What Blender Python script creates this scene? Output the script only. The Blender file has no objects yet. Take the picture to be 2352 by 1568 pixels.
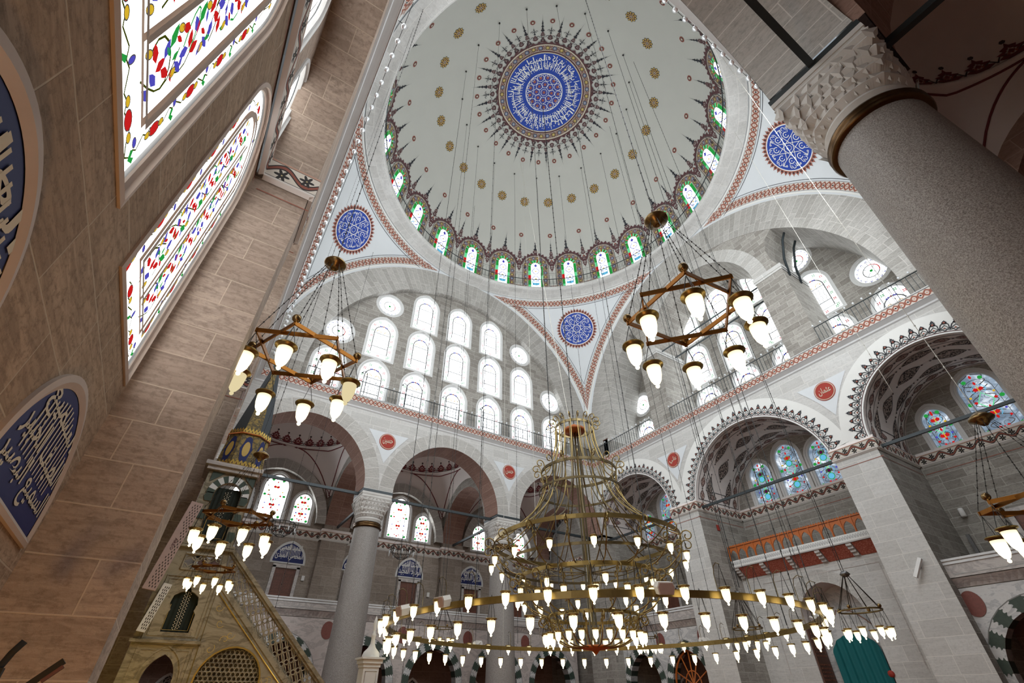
import bpy, math, random
from math import sin, cos, pi, sqrt, radians, atan2, hypot, asin, acos
from mathutils import Vector, Matrix
from mathutils.geometry import tessellate_polygon
random.seed(7)
SC = bpy.context.scene
COL = SC.collection
# ---------------------------------------------------------------- camera, world, light
CAMP = Vector((-9.5861, -10.5875, 2.1821))
YAW, PIT, ROL = 0.995, 0.6672, -0.0052
_f = Vector((cos(PIT)*cos(YAW), cos(PIT)*sin(YAW), sin(PIT)))
_r = Vector((sin(YAW), -cos(YAW), 0)); _u = _r.cross(_f)
_r2 = _r*cos(ROL)+_u*sin(ROL); _u2 = _u*cos(ROL)-_r*sin(ROL)
cd = bpy.data.cameras.new('camera'); cam = bpy.data.objects.new('camera', cd); COL.objects.link(cam)
cd.sensor_width = 36.0; cd.lens = 36.0*1052.0/2352.0; cd.clip_end = 200; cd.clip_start = .05
cam.matrix_world = Matrix(((_r2.x, _u2.x, -_f.x, CAMP.x), (_r2.y, _u2.y, -_f.y, CAMP.y), (_r2.z, _u2.z, -_f.z, CAMP.z), (0, 0, 0, 1)))
SC.camera = cam
SC.view_settings.view_transform = 'Standard'; SC.view_settings.look = 'None'
SC.view_settings.gamma = 1.0; SC.view_settings.use_curve_mapping = False
SC.view_settings.exposure = 0.0
cy = SC.cycles; cy.max_bounces = 4; cy.diffuse_bounces = 3; cy.glossy_bounces = 2; cy.transmission_bounces = 1; cy.transparent_max_bounces = 2
cy.caustics_reflective = False; cy.caustics_refractive = False; cy.use_adaptive_sampling = True; cy.adaptive_threshold = .08; cy.use_denoising = True; cy.sample_clamp_indirect = 4
W = bpy.data.worlds.new('daylight'); SC.world = W; W.use_nodes = True
W.node_tree.nodes['Background'].inputs[0].default_value = (.80, .90, 1.0, 1)
W.node_tree.nodes['Background'].inputs[1].default_value = 0.35
GLASS_E = 4.2        # daylight behind the white glass
def area(name, loc, direction, sx, sy, power, color=(.93, .97, 1)):
    l = bpy.data.lights.new(name, 'AREA'); l.shape = 'RECTANGLE'; l.size = sx; l.size_y = sy; l.energy = power; l.color = color
    o = bpy.data.objects.new(name, l); COL.objects.link(o); o.location = loc
    o.rotation_euler = Vector(direction).to_track_quat('-Z', 'Y').to_euler(); return o
def plight(name, loc, power, color=(1, .80, .42), r=.06):
    l = bpy.data.lights.new(name, 'POINT'); l.energy = power; l.color = color; l.shadow_soft_size = r
    o = bpy.data.objects.new(name, l); COL.objects.link(o); o.location = loc; return o
area('near_tympanum_daylight', (0, -9.95, 18.2), (0, 1, -.12), 14, 7, 1500)
area('qibla_tympanum_daylight', (-9.9, 0, 18.2), (1, 0, -.12), 14, 7, 1000)
# ---------------------------------------------------------------- node helpers
class NT:
    def __init__(s, name):
        s.m = bpy.data.materials.new(name); s.m.use_nodes = True; s.t = s.m.node_tree; s.t.nodes.clear()
        s.out = s.n('ShaderNodeOutputMaterial')
    def n(s, ty, **k):
        x = s.t.nodes.new(ty)
        for a, b in k.items(): setattr(x, a, b)
        return x
    def put(s, sock, v):
        if isinstance(v, bpy.types.NodeSocket): s.t.links.new(v, sock)
        elif isinstance(v, (tuple, list)) and len(v) == 3 and sock.type == 'RGBA': sock.default_value = (*v, 1)
        else: sock.default_value = v
    def op(s, o, a, b=None, c=None):
        x = s.n('ShaderNodeMath', operation=o); s.put(x.inputs[0], a)
        if b is not None: s.put(x.inputs[1], b)
        if c is not None: s.put(x.inputs[2], c)
        return x.outputs[0]
    def mix(s, f, a, b, mode='MIX'):
        x = s.n('ShaderNodeMix', data_type='RGBA', blend_type=mode); s.put(x.inputs[0], f); s.put(x.inputs[6], a); s.put(x.inputs[7], b); return x.outputs[2]
    def noise(s, vec, sc, det=4, rough=.6, dist=0):
        x = s.n('ShaderNodeTexNoise'); s.put(x.inputs['Vector'], vec); x.inputs['Scale'].default_value = sc; x.inputs['Detail'].default_value = det; x.inputs['Roughness'].default_value = rough; x.inputs['Distortion'].default_value = dist
        return x.outputs[0]
    def ramp(s, f, stops, interp='LINEAR'):
        x = s.n('ShaderNodeValToRGB'); s.put(x.inputs[0], f); r = x.color_ramp; r.interpolation = interp
        while len(r.elements) < len(stops): r.elements.new(.5)
        for e, (p, c) in zip(r.elements, stops):
            e.position = p; e.color = (*c, 1) if len(c) == 3 else c
        return x.outputs[0]
    def uv(s):
        return s.n('ShaderNodeTexCoord').outputs['UV']
    def obj(s):
        return s.n('ShaderNodeNewGeometry').outputs['Position']
    def sep(s, v):
        x = s.n('ShaderNodeSeparateXYZ'); s.put(x.inputs[0], v); return x.outputs[0], x.outputs[1], x.outputs[2]
    def map(s, v, sc=(1, 1, 1), rot=(0, 0, 0), loc=(0, 0, 0)):
        x = s.n('ShaderNodeMapping'); s.put(x.inputs[0], v); x.inputs[3].default_value = sc; x.inputs[2].default_value = rot; x.inputs[1].default_value = loc; return x.outputs[0]
    def bsdf(s, col, rough=.8, metal=0, bump=None, bs=.3, bd=.02, spec=None, sss=0):
        p = s.n('ShaderNodeBsdfPrincipled'); s.put(p.inputs['Base Color'], col); s.put(p.inputs['Roughness'], rough); s.put(p.inputs['Metallic'], metal)
        if spec is not None: p.inputs['Specular IOR Level'].default_value = spec
        if bump is not None:
            b = s.n('ShaderNodeBump'); b.inputs['Strength'].default_value = bs; b.inputs['Distance'].default_value = bd; s.put(b.inputs['Height'], bump); s.t.links.new(b.outputs[0], p.inputs['Normal'])
        s.t.links.new(p.outputs[0], s.out.inputs[0]); return p
MT = {}
def plain(name, col, rough=.7, metal=0, var=.12, sc=6, spec=None):
    t = NT(name); n = t.noise(t.obj(), sc, 5)
    c = t.mix(n, tuple(x*(1-var) for x in col), tuple(min(1, x*(1+var)) for x in col))
    t.bsdf(c, rough, metal, n, .08, .01, spec); MT[name] = t.m; return t.m
def emis(name, col, st, sample='AUTO'):
    t = NT(name); e = t.n('ShaderNodeEmission'); e.inputs[0].default_value = (*col, 1); e.inputs[1].default_value = st
    t.t.links.new(e.outputs[0], t.out.inputs[0]); MT[name] = t.m
    try: t.m.cycles.emission_sampling = sample
    except Exception: pass
    return t.m
def stone(name, c1, c2, mortar, bw=.85, rh=.42, ms=.011, off=.5, streak=1.0, bump=.35):
    t = NT(name); u = t.uv(); g = t.obj()
    b = t.n('ShaderNodeTexBrick'); wob = t.n('ShaderNodeVectorMath', operation='ADD')
    nz = t.n('ShaderNodeTexNoise'); t.put(nz.inputs['Vector'], u); nz.inputs['Scale'].default_value = 2.2
    sc = t.n('ShaderNodeVectorMath', operation='SCALE'); t.put(sc.inputs[0], nz.outputs['Color']); sc.inputs[3].default_value = .018
    t.put(wob.inputs[0], u); t.put(wob.inputs[1], sc.outputs[0]); t.put(b.inputs['Vector'], wob.outputs[0])
    b.offset = off; b.squash = .72; b.squash_frequency = 3
    b.inputs['Color1'].default_value = (0, 0, 0, 1); b.inputs['Color2'].default_value = (1, 1, 1, 1); b.inputs['Mortar'].default_value = (.5, .5, .5, 1)
    b.inputs['Scale'].default_value = 1; b.inputs['Mortar Size'].default_value = ms; b.inputs['Mortar Smooth'].default_value = .25; b.inputs['Bias'].default_value = 0
    b.inputs['Brick Width'].default_value = bw; b.inputs['Row Height'].default_value = rh
    big = t.noise(g, .55, 3); fine = t.noise(g, 28, 4, .7); st = t.noise(t.map(g, (1.2, 1.2, 9)), 1.6, 5, .65, 1.2)
    k = t.op('MULTIPLY_ADD', t.sep(b.outputs[0])[0], .62, t.op('MULTIPLY', big, .4))
    col = t.mix(k, c1, c2)
    col = t.mix(t.op('MULTIPLY', t.ramp(st, [(.42, (0,)*3), (.66, (1,)*3)]), .42*streak), col, tuple(x*.62 for x in c1))
    pit = t.noise(t.map(g, (1, 1, 1.6)), 11, 5, .75); col = t.mix(t.op('MULTIPLY', t.ramp(pit, [(.50, (0,)*3), (.62, (1,)*3)]), .38*streak), col, tuple(x*.55 for x in c1))
    col = t.mix(t.op('MULTIPLY', t.ramp(fine, [(.56, (0,)*3), (.72, (1,)*3)]), .35), col, tuple(x*.6 for x in c1))
    col = t.mix(t.op('MULTIPLY', b.outputs[1], .8), col, mortar)
    h = t.op('SUBTRACT', t.op('MULTIPLY', fine, .35), t.op('MULTIPLY', b.outputs[1], .5))
    t.bsdf(col, .85, 0, h, bump, .015, .25); MT[name] = t.m; return t.m
stone('stone_grey', (.23, .21, .185), (.47, .445, .405), (.54, .52, .475), .80, .31, .008)
stone('stone_aisle', (.25, .205, .17), (.43, .37, .315), (.46, .40, .34), .95, .43, .007)
stone('stone_pale', (.54, .53, .505), (.70, .695, .675), (.76, .74, .70), 1.0, .46, .010, .5, .6)
stone('stone_warm', (.36, .275, .22), (.56, .45, .37), (.62, .51, .41), .95, .47, .009, .5, 1.3, .8)
stone('stone_warm_big', (.28, .19, .125), (.52, .38, .265), (.52, .42, .31), 1.15, .52, .008, .5, 1.4, .8)
stone('stone_red', (.27, .16, .125), (.40, .27, .215), (.46, .33, .26), .9, .42, .008)
stone('voussoir', (.35, .335, .305), (.54, .52, .49), (.66, .64, .60), 1.25, .36, .010, 0)
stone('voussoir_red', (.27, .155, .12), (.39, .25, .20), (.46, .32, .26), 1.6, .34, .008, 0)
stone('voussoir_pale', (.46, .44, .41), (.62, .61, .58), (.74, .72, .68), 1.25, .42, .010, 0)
plain('plaster', (.70, .73, .75), .9, 0, .04, 1.2)
plain('plaster_dome', (.52, .515, .475), .9, 0, .05, .8)
plain('plaster_warm', (.76, .70, .67), .9, 0, .06, .8)
plain('plaster_white', (.80, .80, .77), .85, 0, .04, 1.5)
plain('frame_white', (.66, .66, .65), .7, 0, .05, 3)
plain('frame_stone', (.50, .41, .35), .75, 0, .12, 3)
plain('iron_dark', (.035, .045, .05), .45, .3)
plain('chain_black', (.03, .028, .026), .55, .4)
plain('wire_pale', (.60, .58, .52), .5, .3)
plain('paint_red', (.33, .10, .065), .8)
plain('paint_maroon', (.10, .042, .045), .85)
plain('paint_wine', (.17, .03, .035), .85)
plain('paint_black', (.02, .022, .03), .8)
plain('paint_dark', (.06, .04, .04), .85)
plain('paint_blue', (.015, .055, .36), .7, 0, .08)
plain('paint_navy', (.012, .022, .12), .7, 0, .08)
plain('paint_slate', (.045, .055, .065), .7, 0, .1)
plain('paint_white', (.82, .82, .80), .8, 0, .03)
plain('paint_cream', (.60, .54, .42), .8, 0, .03)
plain('paint_gold', (.55, .38, .10), .6)
plain('disc_red', (.36, .035, .02), .7)
plain('gilt', (.72, .50, .12), .3, .8)
plain('marble', (.60, .59, .57), .4, 0, .12, 2.5)
plain('marble_pale', (.72, .73, .73), .4, 0, .10, 2.5)
plain('curtain_teal', (.0, .13, .14), .75, 0, .1, 4)
plain('cloth_black', (.008, .014, .010), .85)
plain('plastic_white', (.75, .74, .72), .45)
plain('wood_orange', (.50, .13, .02), .5, 0, .15)
plain('wood_dark', (.10, .04, .025), .5, 0, .3, 9)
plain('wood_brown', (.17, .06, .035), .5, 0, .3, 9)
plain('void_dark', (.012, .011, .01), .9)
plain('porphyry', (.22, .07, .055), .5, 0, .35, 22)
plain('green_stone', (.045, .07, .055), .45, 0, .35, 10)
plain('carpet', (.20, .06, .04), .95)
plain('crystal', (.75, .78, .80), .15, .2)
emis('glass_white', (.90, .96, 1.0), GLASS_E)
emis('glass_aisle', (.92, .96, 1.0), 11.0)
emis('glass_near', (1.0, 1.0, .98), 3.6)

def cloudy():
    t = NT('glass_blue'); n = t.noise(t.obj(), 1.7, 3, .6, .6); e = t.n('ShaderNodeEmission'); t.put(e.inputs[0], t.ramp(n, [(.40, (.17, .23, .31)), (.55, (.36, .45, .56)), (.66, (.85, .92, 1.0))])); e.inputs[1].default_value = 1.0; t.t.links.new(e.outputs[0], t.out.inputs[0]); MT['glass_blue'] = t.m
cloudy()

emis('glass_red', (.75, .02, .02), .75, 'NONE'); emis('glass_green', (.03, .42, .07), .75, 'NONE'); emis('glass_amber', (.75, .48, .03), .9, 'NONE')
emis('glass_indigo', (.10, .09, .60), .8, 'NONE'); emis('glass_cyan', (.15, .55, .85), .9, 'NONE'); emis('glass_purple', (.12, .01, .08), .6, 'NONE')
emis('glass_pale_green', (.15, .80, .35), .9, 'NONE'); emis('glass_olive', (.10, .12, .01), .5, 'NONE')

def glow(name, bot, top, cb, ct):
    t = NT(name); u, v, _ = t.sep(t.uv()); f = t.ramp(v, [(.16, (0,)*3), (.50, (1,)*3)]); e = t.n('ShaderNodeEmission'); t.put(e.inputs[0], t.mix(f, cb, ct)); t.put(e.inputs[1], t.op('MULTIPLY_ADD', t.sep(f)[0], top-bot, bot)); t.t.links.new(e.outputs[0], t.out.inputs[0]); MT[name] = t.m
glow('lamp_glow', 4.2, .95, (1.0, .88, .55), (1.0, .80, .42))
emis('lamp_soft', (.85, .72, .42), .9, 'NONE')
plain('lead', (.22, .22, .21), .7)
plain('lead_pale', (.40, .40, .39), .7)
def metal(name, col, rough):
    t = NT(name); n = t.noise(t.obj(), 12, 3); t.bsdf(t.mix(n, tuple(x*.65 for x in col), col), rough, 1.0, None); MT[name] = t.m
metal('brass', (.36, .26, .10), .34); metal('brass_dark', (.22, .17, .09), .36); metal('copper_wood', (.34, .14, .03), .40)
metal('collar_bronze', (.13, .075, .035), .34); metal('bronze', (.30, .20, .09), .28); metal('silver_grey', (.22, .22, .22), .4)
def granite():
    t = NT('granite'); g = t.obj(); v = t.n('ShaderNodeTexVoronoi'); t.put(v.inputs['Vector'], g); v.inputs['Scale'].default_value = 90
    a = t.noise(g, 60, 3, .7); b = t.noise(g, 1.2, 3)
    c = t.ramp(t.op('ADD', t.op('MULTIPLY', a, .8), t.op('MULTIPLY', v.outputs['Distance'], .35)), [(.38, (.11, .095, .085)), (.55, (.27, .25, .235)), (.72, (.44, .42, .40))])
    c = t.mix(t.op('MULTIPLY', b, .35), c, (.20, .175, .16)); t.bsdf(c, .55, 0, a, .1, .005); MT['granite'] = t.m
granite()
def lozenge():
    t = NT('painted_lozenge'); u, v, _ = t.sep(t.uv())
    A = lambda x: t.op('ABSOLUTE', x)
    q = A(t.op('SUBTRACT', v, .5)); p = A(t.op('SUBTRACT', t.op('FRACT', u), .5)); p2 = A(t.op('SUBTRACT', t.op('FRACT', t.op('ADD', u, .5)), .5))
    d = t.op('ADD', p, t.op('MULTIPLY', q, .9)); d2 = t.op('ADD', p2, t.op('MULTIPLY', q, .9))
    W_, R_, K_ = (.62, .56, .50), (.30, .105, .07), (.02, .02, .03)
    c = t.mix(t.op('COMPARE', d, .31, .085), W_, R_); c = t.mix(t.op('COMPARE', d2, .33, .10), c, R_); c = t.mix(t.op('LESS_THAN', d, .10), c, K_); c = t.mix(t.op('LESS_THAN', d2, .07), c, (.5, .14, .08))
    c = t.mix(t.op('GREATER_THAN', q, .43), c, (.68, .68, .67)); c = t.mix(t.op('GREATER_THAN', q, .462), c, K_); t.bsdf(c, .85); MT['painted_lozenge'] = t.m
lozenge()
def scroll(name, bg, red, blk, edge):
    t = NT(name); u, v, _ = t.sep(t.uv())
    w = t.op('MULTIPLY_ADD', t.op('SINE', t.op('MULTIPLY', u, 2*pi)) , .25, .50); dv = t.op('SUBTRACT', v, w)
    c = t.mix(t.op('LESS_THAN', t.op('ABSOLUTE', dv), .135), bg, blk); c = t.mix(t.op('LESS_THAN', t.op('ABSOLUTE', dv), .07), c, red)
    uu = t.op('SUBTRACT', t.op('FRACT', t.op('MULTIPLY', u, 2)), .5); px = t.op('MULTIPLY', uu, .95)
    half = t.op('FLOOR', t.op('MULTIPLY', u, 2)); sg = t.op('MULTIPLY_ADD', t.op('MODULO', half, 2), .26, .33)
    py = t.op('SUBTRACT', v, sg); r = t.op('SQRT', t.op('ADD', t.op('MULTIPLY', px, px), t.op('MULTIPLY', py, py)))
    a = t.op('ARCTAN2', py, px); pet = t.op('MULTIPLY_ADD', t.op('COSINE', t.op('MULTIPLY', a, 6)), .09, .225)
    c = t.mix(t.op('LESS_THAN', r, pet), c, blk); c = t.mix(t.op('LESS_THAN', r, .035), c, (.45, .36, .18))
    c = t.mix(t.op('GREATER_THAN', v, .90), c, edge); c = t.mix(t.op('COMPARE', v, .90, .012), c, blk); c = t.mix(t.op('LESS_THAN', v, .10), c, (.66, .62, .58)); c = t.mix(t.op('COMPARE', v, .10, .012), c, blk)
    t.bsdf(c, .85); MT[name] = t.m
scroll('painted_scroll', (.62, .57, .50), (.24, .075, .05), (.022, .02, .02), (.45, .27, .20))
def mosaic_band():
    t = NT('painted_flower_band'); u, v, _ = t.sep(t.uv())
    uu = t.op('SUBTRACT', t.op('FRACT', u), .5); vv = t.op('MULTIPLY', t.op('SUBTRACT', v, .5), .9); r = t.op('SQRT', t.op('ADD', t.op('MULTIPLY', uu, uu), t.op('MULTIPLY', vv, vv)))
    a = t.op('ARCTAN2', vv, uu); pet = t.op('MULTIPLY_ADD', t.op('COSINE', t.op('MULTIPLY', a, 8)), .05, .24)
    alt = t.op('MODULO', t.op('FLOOR', u), 2)
    n = t.noise(t.map(t.uv(), (4, 2.5, 1)), 2.2, 2)
    c = t.mix(t.op('GREATER_THAN', n, .52), (.17, .05, .045), (.40, .37, .30)); c = t.mix(t.op('LESS_THAN', r, .33), c, (.05, .04, .05))
    c = t.mix(t.op('LESS_THAN', r, pet), c, t.mix(alt, (.42, .30, .08), (.18, .22, .34))); c = t.mix(t.op('LESS_THAN', r, .07), c, (.7, .6, .35))
    q = t.op('ABSOLUTE', t.op('SUBTRACT', v, .5)); c = t.mix(t.op('GREATER_THAN', q, .45), c, (.62, .58, .52)); t.bsdf(c, .8); MT['painted_flower_band'] = t.m
mosaic_band()
def arabesque(name, bg, fg, k=3.0, th=.5):
    t = NT(name); x = t.n('ShaderNodeTexVoronoi', feature='DISTANCE_TO_EDGE'); t.put(x.inputs['Vector'], t.map(t.obj(), (1, 1, 1))); x.inputs['Scale'].default_value = k
    w = t.noise(t.obj(), k*1.6, 2, .5, 1.5); f = t.op('GREATER_THAN', t.op('ADD', t.op('MULTIPLY', t.op('ABSOLUTE', t.op('SUBTRACT', w, .5)), 2.2), t.op('MULTIPLY', x.outputs[0], 1.2)), th)
    t.bsdf(t.mix(f, bg, fg), .85); MT[name] = t.m
arabesque('arabesque_dark', (.46, .37, .32), (.035, .025, .025), 9, .26)
arabesque('arabesque_red', (.16, .07, .06), (.42, .32, .28), 9, .30)
arabesque('arabesque_gold', (.12, .10, .06), (.30, .215, .07), 7, .30)
arabesque('relief_red', (.34, .075, .045), (.50, .16, .11), 12, .30)
def veined(name, c1, c2, c3, sc=1.3):
    t = NT(name); g = t.map(t.obj(), (1, 1, 2.2), (.3, .5, .2)); n = t.noise(g, sc, 6, .65, 1.6); m = t.noise(t.obj(), 9, 3)
    c = t.ramp(n, [(.3, c1), (.48, c2), (.56, c3), (.7, c2)]); t.bsdf(t.mix(t.op('MULTIPLY', m, .25), c, c1), .45, 0, m, .06, .01); MT[name] = t.m
veined('marble_minbar', (.26, .23, .16), (.36, .31, .22), (.17, .14, .09))
veined('marble_white', (.62, .61, .60), (.70, .70, .69), (.45, .46, .47))
veined('marble_rose', (.55, .48, .45), (.63, .57, .54), (.42, .38, .36))
veined('marble_gallery', (.50, .46, .43), (.60, .56, .53), (.38, .35, .34))
veined('mihrab_gold', (.16, .09, .02), (.28, .17, .04), (.08, .05, .015), 2.5)
def capital_mat():
    t = NT('capital_marble'); g = t.obj(); n = t.noise(g, 2, 5, .6, .8); f = t.noise(g, 30, 3)
    t.bsdf(t.mix(n, (.50, .48, .45), (.70, .69, .66)), .6, 0, f, .12, .006); MT['capital_marble'] = t.m
capital_mat()
# ---------------------------------------------------------------- mesh builder
class MB:
    def __init__(s): s.v = []; s.f = []; s.m = []; s.uv = []; s.mats = []; s.sm = []
    def mi(s, name):
        if name not in s.mats: s.mats.append(name)
        return s.mats.index(name)
    def face(s, pts, mat, uvs=None, smooth=False):
        b = len(s.v); s.v += [tuple(p) for p in pts]; s.f.append(tuple(range(b, b+len(pts)))); s.m.append(s.mi(mat)); s.uv.append(uvs or [(0, 0)]*len(pts)); s.sm.append(smooth)
    def grid(s, fn, us, vs, mat, uvf=None, smooth=True, cu=False):
        b = len(s.v); n = len(vs); mi = s.mi(mat)
        for u in us:
            for v in vs: s.v.append(tuple(fn(u, v)))
        for i in range(len(us)-1+(1 if cu else 0)):
            i2 = (i+1) % len(us)
            for j in range(n-1):
                s.f.append((b+i*n+j, b+i2*n+j, b+i2*n+j+1, b+i*n+j+1)); s.m.append(mi); s.sm.append(smooth)
                u1 = us[i+1] if i+1 < len(us) else us[-1]+(us[1]-us[0])
                q = [(us[i], vs[j]), (u1, vs[j]), (u1, vs[j+1]), (us[i], vs[j+1])]
                s.uv.append([uvf(*a) for a in q] if uvf else q)
    def poly(s, outer, holes, fn, mat, uvf=None):
        loops = [[Vector((p[0], p[1], 0)) for p in outer]]+[[Vector((p[0], p[1], 0)) for p in h] for h in holes]
        flat = [p for l in loops for p in l]; b = len(s.v); mi = s.mi(mat)
        for p in flat: s.v.append(tuple(fn(p.x, p.y)))
        for t in tessellate_polygon(loops):
            s.f.append(tuple(b+i for i in t)); s.m.append(mi); s.sm.append(False)
            s.uv.append([(uvf(flat[i].x, flat[i].y) if uvf else (flat[i].x, flat[i].y)) for i in t])
    def box(s, c, sz, mat, M=None):
        x, y, z = sz[0]/2, sz[1]/2, sz[2]/2; P = [Vector(c)+(M @ Vector(q) if M else Vector(q)) for q in ((-x,-y,-z),(x,-y,-z),(x,y,-z),(-x,y,-z),(-x,-y,z),(x,-y,z),(x,y,z),(-x,y,z))]
        for q, (a, d) in (((0,3,2,1), (0, 1)), ((4,5,6,7), (0, 1)), ((0,1,5,4), (0, 2)), ((2,3,7,6), (0, 2)), ((1,2,6,5), (1, 2)), ((3,0,4,7), (1, 2))):
            s.face([P[i] for i in q], mat, [(P[i][a], P[i][d]) for i in q])
    def tube(s, path, r, mat, n=6, closed=False, smooth=True):
        path = [Vector(p) for p in path]; N = len(path); b = len(s.v); mi = s.mi(mat); rs = r if isinstance(r, (list, tuple)) else [r]*N; prev = None
        for i, p in enumerate(path):
            t = (path[(i+1) % N]-path[i-1]) if closed else (path[min(i+1, N-1)]-path[max(i-1, 0)])
            t = t.normalized() if t.length > 1e-9 else Vector((0, 0, 1))
            if prev is None: a = t.orthogonal().normalized()
            else:
                a = prev-t*prev.dot(t); a = a.normalized() if a.length > 1e-6 else t.orthogonal().normalized()
            prev = a; c = t.cross(a)
            for k in range(n):
                q = p+(a*cos(2*pi*k/n)+c*sin(2*pi*k/n))*rs[i]; s.v.append(tuple(q))
        for i in range(N if closed else N-1):
            j = (i+1) % N
            for k in range(n):
                k2 = (k+1) % n; s.f.append((b+i*n+k, b+i*n+k2, b+j*n+k2, b+j*n+k)); s.m.append(mi); s.sm.append(smooth); s.uv.append([(0, 0)]*4)
        if not closed and n > 3:
            for e in (0, N-1): s.f.append(tuple(b+e*n+k for k in range(n))); s.m.append(mi); s.sm.append(False); s.uv.append([(0, 0)]*n)
    def lathe(s, prof, mat, n=24, o=(0, 0, 0), uvs=1.0, smooth=True, M=None):
        O = Vector(o)
        def fn(a, k):
            r, z = prof[int(k)]; q = Vector((r*cos(a), r*sin(a), z)); return O+(M @ q if M else q)
        L = [0]
        for i in range(1, len(prof)): L.append(L[-1]+hypot(prof[i][0]-prof[i-1][0], prof[i][1]-prof[i-1][1]))
        s.grid(fn, [2*pi*i/n for i in range(n)], list(range(len(prof))), mat, lambda a, k: (a*uvs, L[int(k)]), smooth, cu=True)
    def ext(s, outer, holes, fn, d0, d1, mat, side=None, fn3=None):
        # fn3(x, y, d) -> point; a flat shape with thickness
        s.poly(outer, holes, lambda x, y: fn3(x, y, d0), mat); s.poly(outer, holes, lambda x, y: fn3(x, y, d1), mat)
        for l in [outer]+holes:
            for i in range(len(l)):
                a, b = l[i], l[(i+1) % len(l)]; h = hypot(a[0]-b[0], a[1]-b[1])
                s.face([fn3(a[0], a[1], d0), fn3(b[0], b[1], d0), fn3(b[0], b[1], d1), fn3(a[0], a[1], d1)], side or mat, [(0, 0), (h, 0), (h, abs(d1-d0)), (0, abs(d1-d0))])
    def build(s, name, parent=None, loc=None, weld=False):
        me = bpy.data.meshes.new(name); me.from_pydata(s.v, [], s.f); me.update()
        for nm in s.mats: me.materials.append(MT[nm])
        me.polygons.foreach_set('material_index', s.m); me.polygons.foreach_set('use_smooth', s.sm)
        l = me.uv_layers.new(name='UVMap'); fl = []
        for q in s.uv:
            for a in q: fl += [a[0], a[1]]
        l.data.foreach_set('uv', fl)
        o = bpy.data.objects.new(name, me); COL.objects.link(o)
        if parent is not None: o.parent = parent
        if loc is not None: o.location = loc
        return o
def empty(name, loc=(0, 0, 0), rz=0, parent=None):
    o = bpy.data.objects.new(name, None); o.empty_display_size = .2; COL.objects.link(o); o.location = loc; o.rotation_euler = (0, 0, rz)
    if parent is not None: o.parent = parent
    return o
def tag(o, label, cat, group=None, kind=None):
    o['label'] = label; o['category'] = cat
    if group: o['group'] = group
    if kind: o['kind'] = kind
    return o
def struct(o): o['kind'] = 'structure'; return o
def dup(o, loc=None, rz=None, parent=None, scale=None, name=None):
    c = o.copy(); COL.objects.link(c); c.parent = parent
    if loc is not None: c.location = loc
    if rz is not None: c.rotation_euler = (0, 0, rz)
    if scale is not None: c.scale = (scale,)*3
    if name: c.name = name
    for ch in list(o.children): dup(ch, parent=c)
    return c
# frames: u to the right, v up, w into the wall, seen from the nave
class Fr:
    def __init__(s, k, dist=10.0):
        s.k = k; s.d = dist
    def __call__(s, u, v, w=0.0):
        d = s.d+w
        return {'far': (u, d, v), 'ent': (d, -u, v), 'near': (-u, -d, v), 'qib': (-d, u, v)}[s.k]
    rz = property(lambda s: {'far': 0, 'ent': -pi/2, 'near': pi, 'qib': pi/2}[s.k])
FAR, ENT, NEAR, QIB = Fr('far'), Fr('ent'), Fr('near'), Fr('qib')
def arc(cx, cz, r, a0, a1, n=24):
    return [(cx+r*cos(a0+(a1-a0)*i/n), cz+r*sin(a0+(a1-a0)*i/n)) for i in range(n+1)]
def parch(cx, hw, zs, rise, n=12):
    # pointed (or round, rise == hw) arch from right spring over to left spring
    if rise <= hw*1.001: return [(cx+hw*cos(pi*i/(2*n)), zs+rise*sin(pi*i/(2*n))) for i in range(2*n+1)]
    R = (hw*hw+rise*rise)/(2*hw); am = asin(min(1, rise/R)); c = cx+hw-R
    r = [(c+R*cos(am*i/n), zs+R*sin(am*i/n)) for i in range(n+1)]
    return r+[(2*cx-x, z) for x, z in reversed(r[:-1])]
def opening(cx, z0, hw, zs, rise, n=12): return [(cx-hw, z0), (cx+hw, z0)]+parch(cx, hw, zs, rise, n)
def circ(cx, cz, r, n=28): return [(cx+r*cos(2*pi*i/n), cz+r*sin(2*pi*i/n)) for i in range(n)]
def wall(mb, fr, outer, holes, w, mat, thick=0, rmat=None, skip=None, back=False, rev_outer=False, hmats=None):
    mb.poly(outer, holes, lambda x, y: fr(x, y, w), mat)
    if back: mb.poly(outer, holes, lambda x, y: fr(x, y, w+thick), mat)
    if thick:
        for li, l in enumerate(([outer] if rev_outer else [])+holes):
            s = 0; z0 = l[0][1]
            for i in range(len(l)):
                a, b = l[i], l[(i+1) % len(l)]; h = hypot(a[0]-b[0], a[1]-b[1])
                if skip and skip(a, b): s += h; continue
                mb.face([fr(a[0], a[1], w), fr(b[0], b[1], w), fr(b[0], b[1], w+thick), fr(a[0], a[1], w+thick)], rmat or mat, [(0, z0+s), (0, z0+s+h), (thick, z0+s+h), (thick, z0+s)]); s += h
def ring(mb, fr, cx, cz, r0, r1, a0, a1, w, mat, n=48, soff=0, smat=None, uk=1.0):
    mb.grid(lambda a, r: fr(cx+r*cos(a), cz+r*sin(a), w), [a0+(a1-a0)*i/n for i in range(n+1)], [r0, r1], mat, lambda a, r: (r, a*r1*uk), False)
    if soff: mb.grid(lambda a, k: fr(cx+r0*cos(a), cz+r0*sin(a), w+k), [a0+(a1-a0)*i/n for i in range(n+1)], [0, soff], smat or mat, lambda a, k: (k, a*r0*uk), True)
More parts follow.
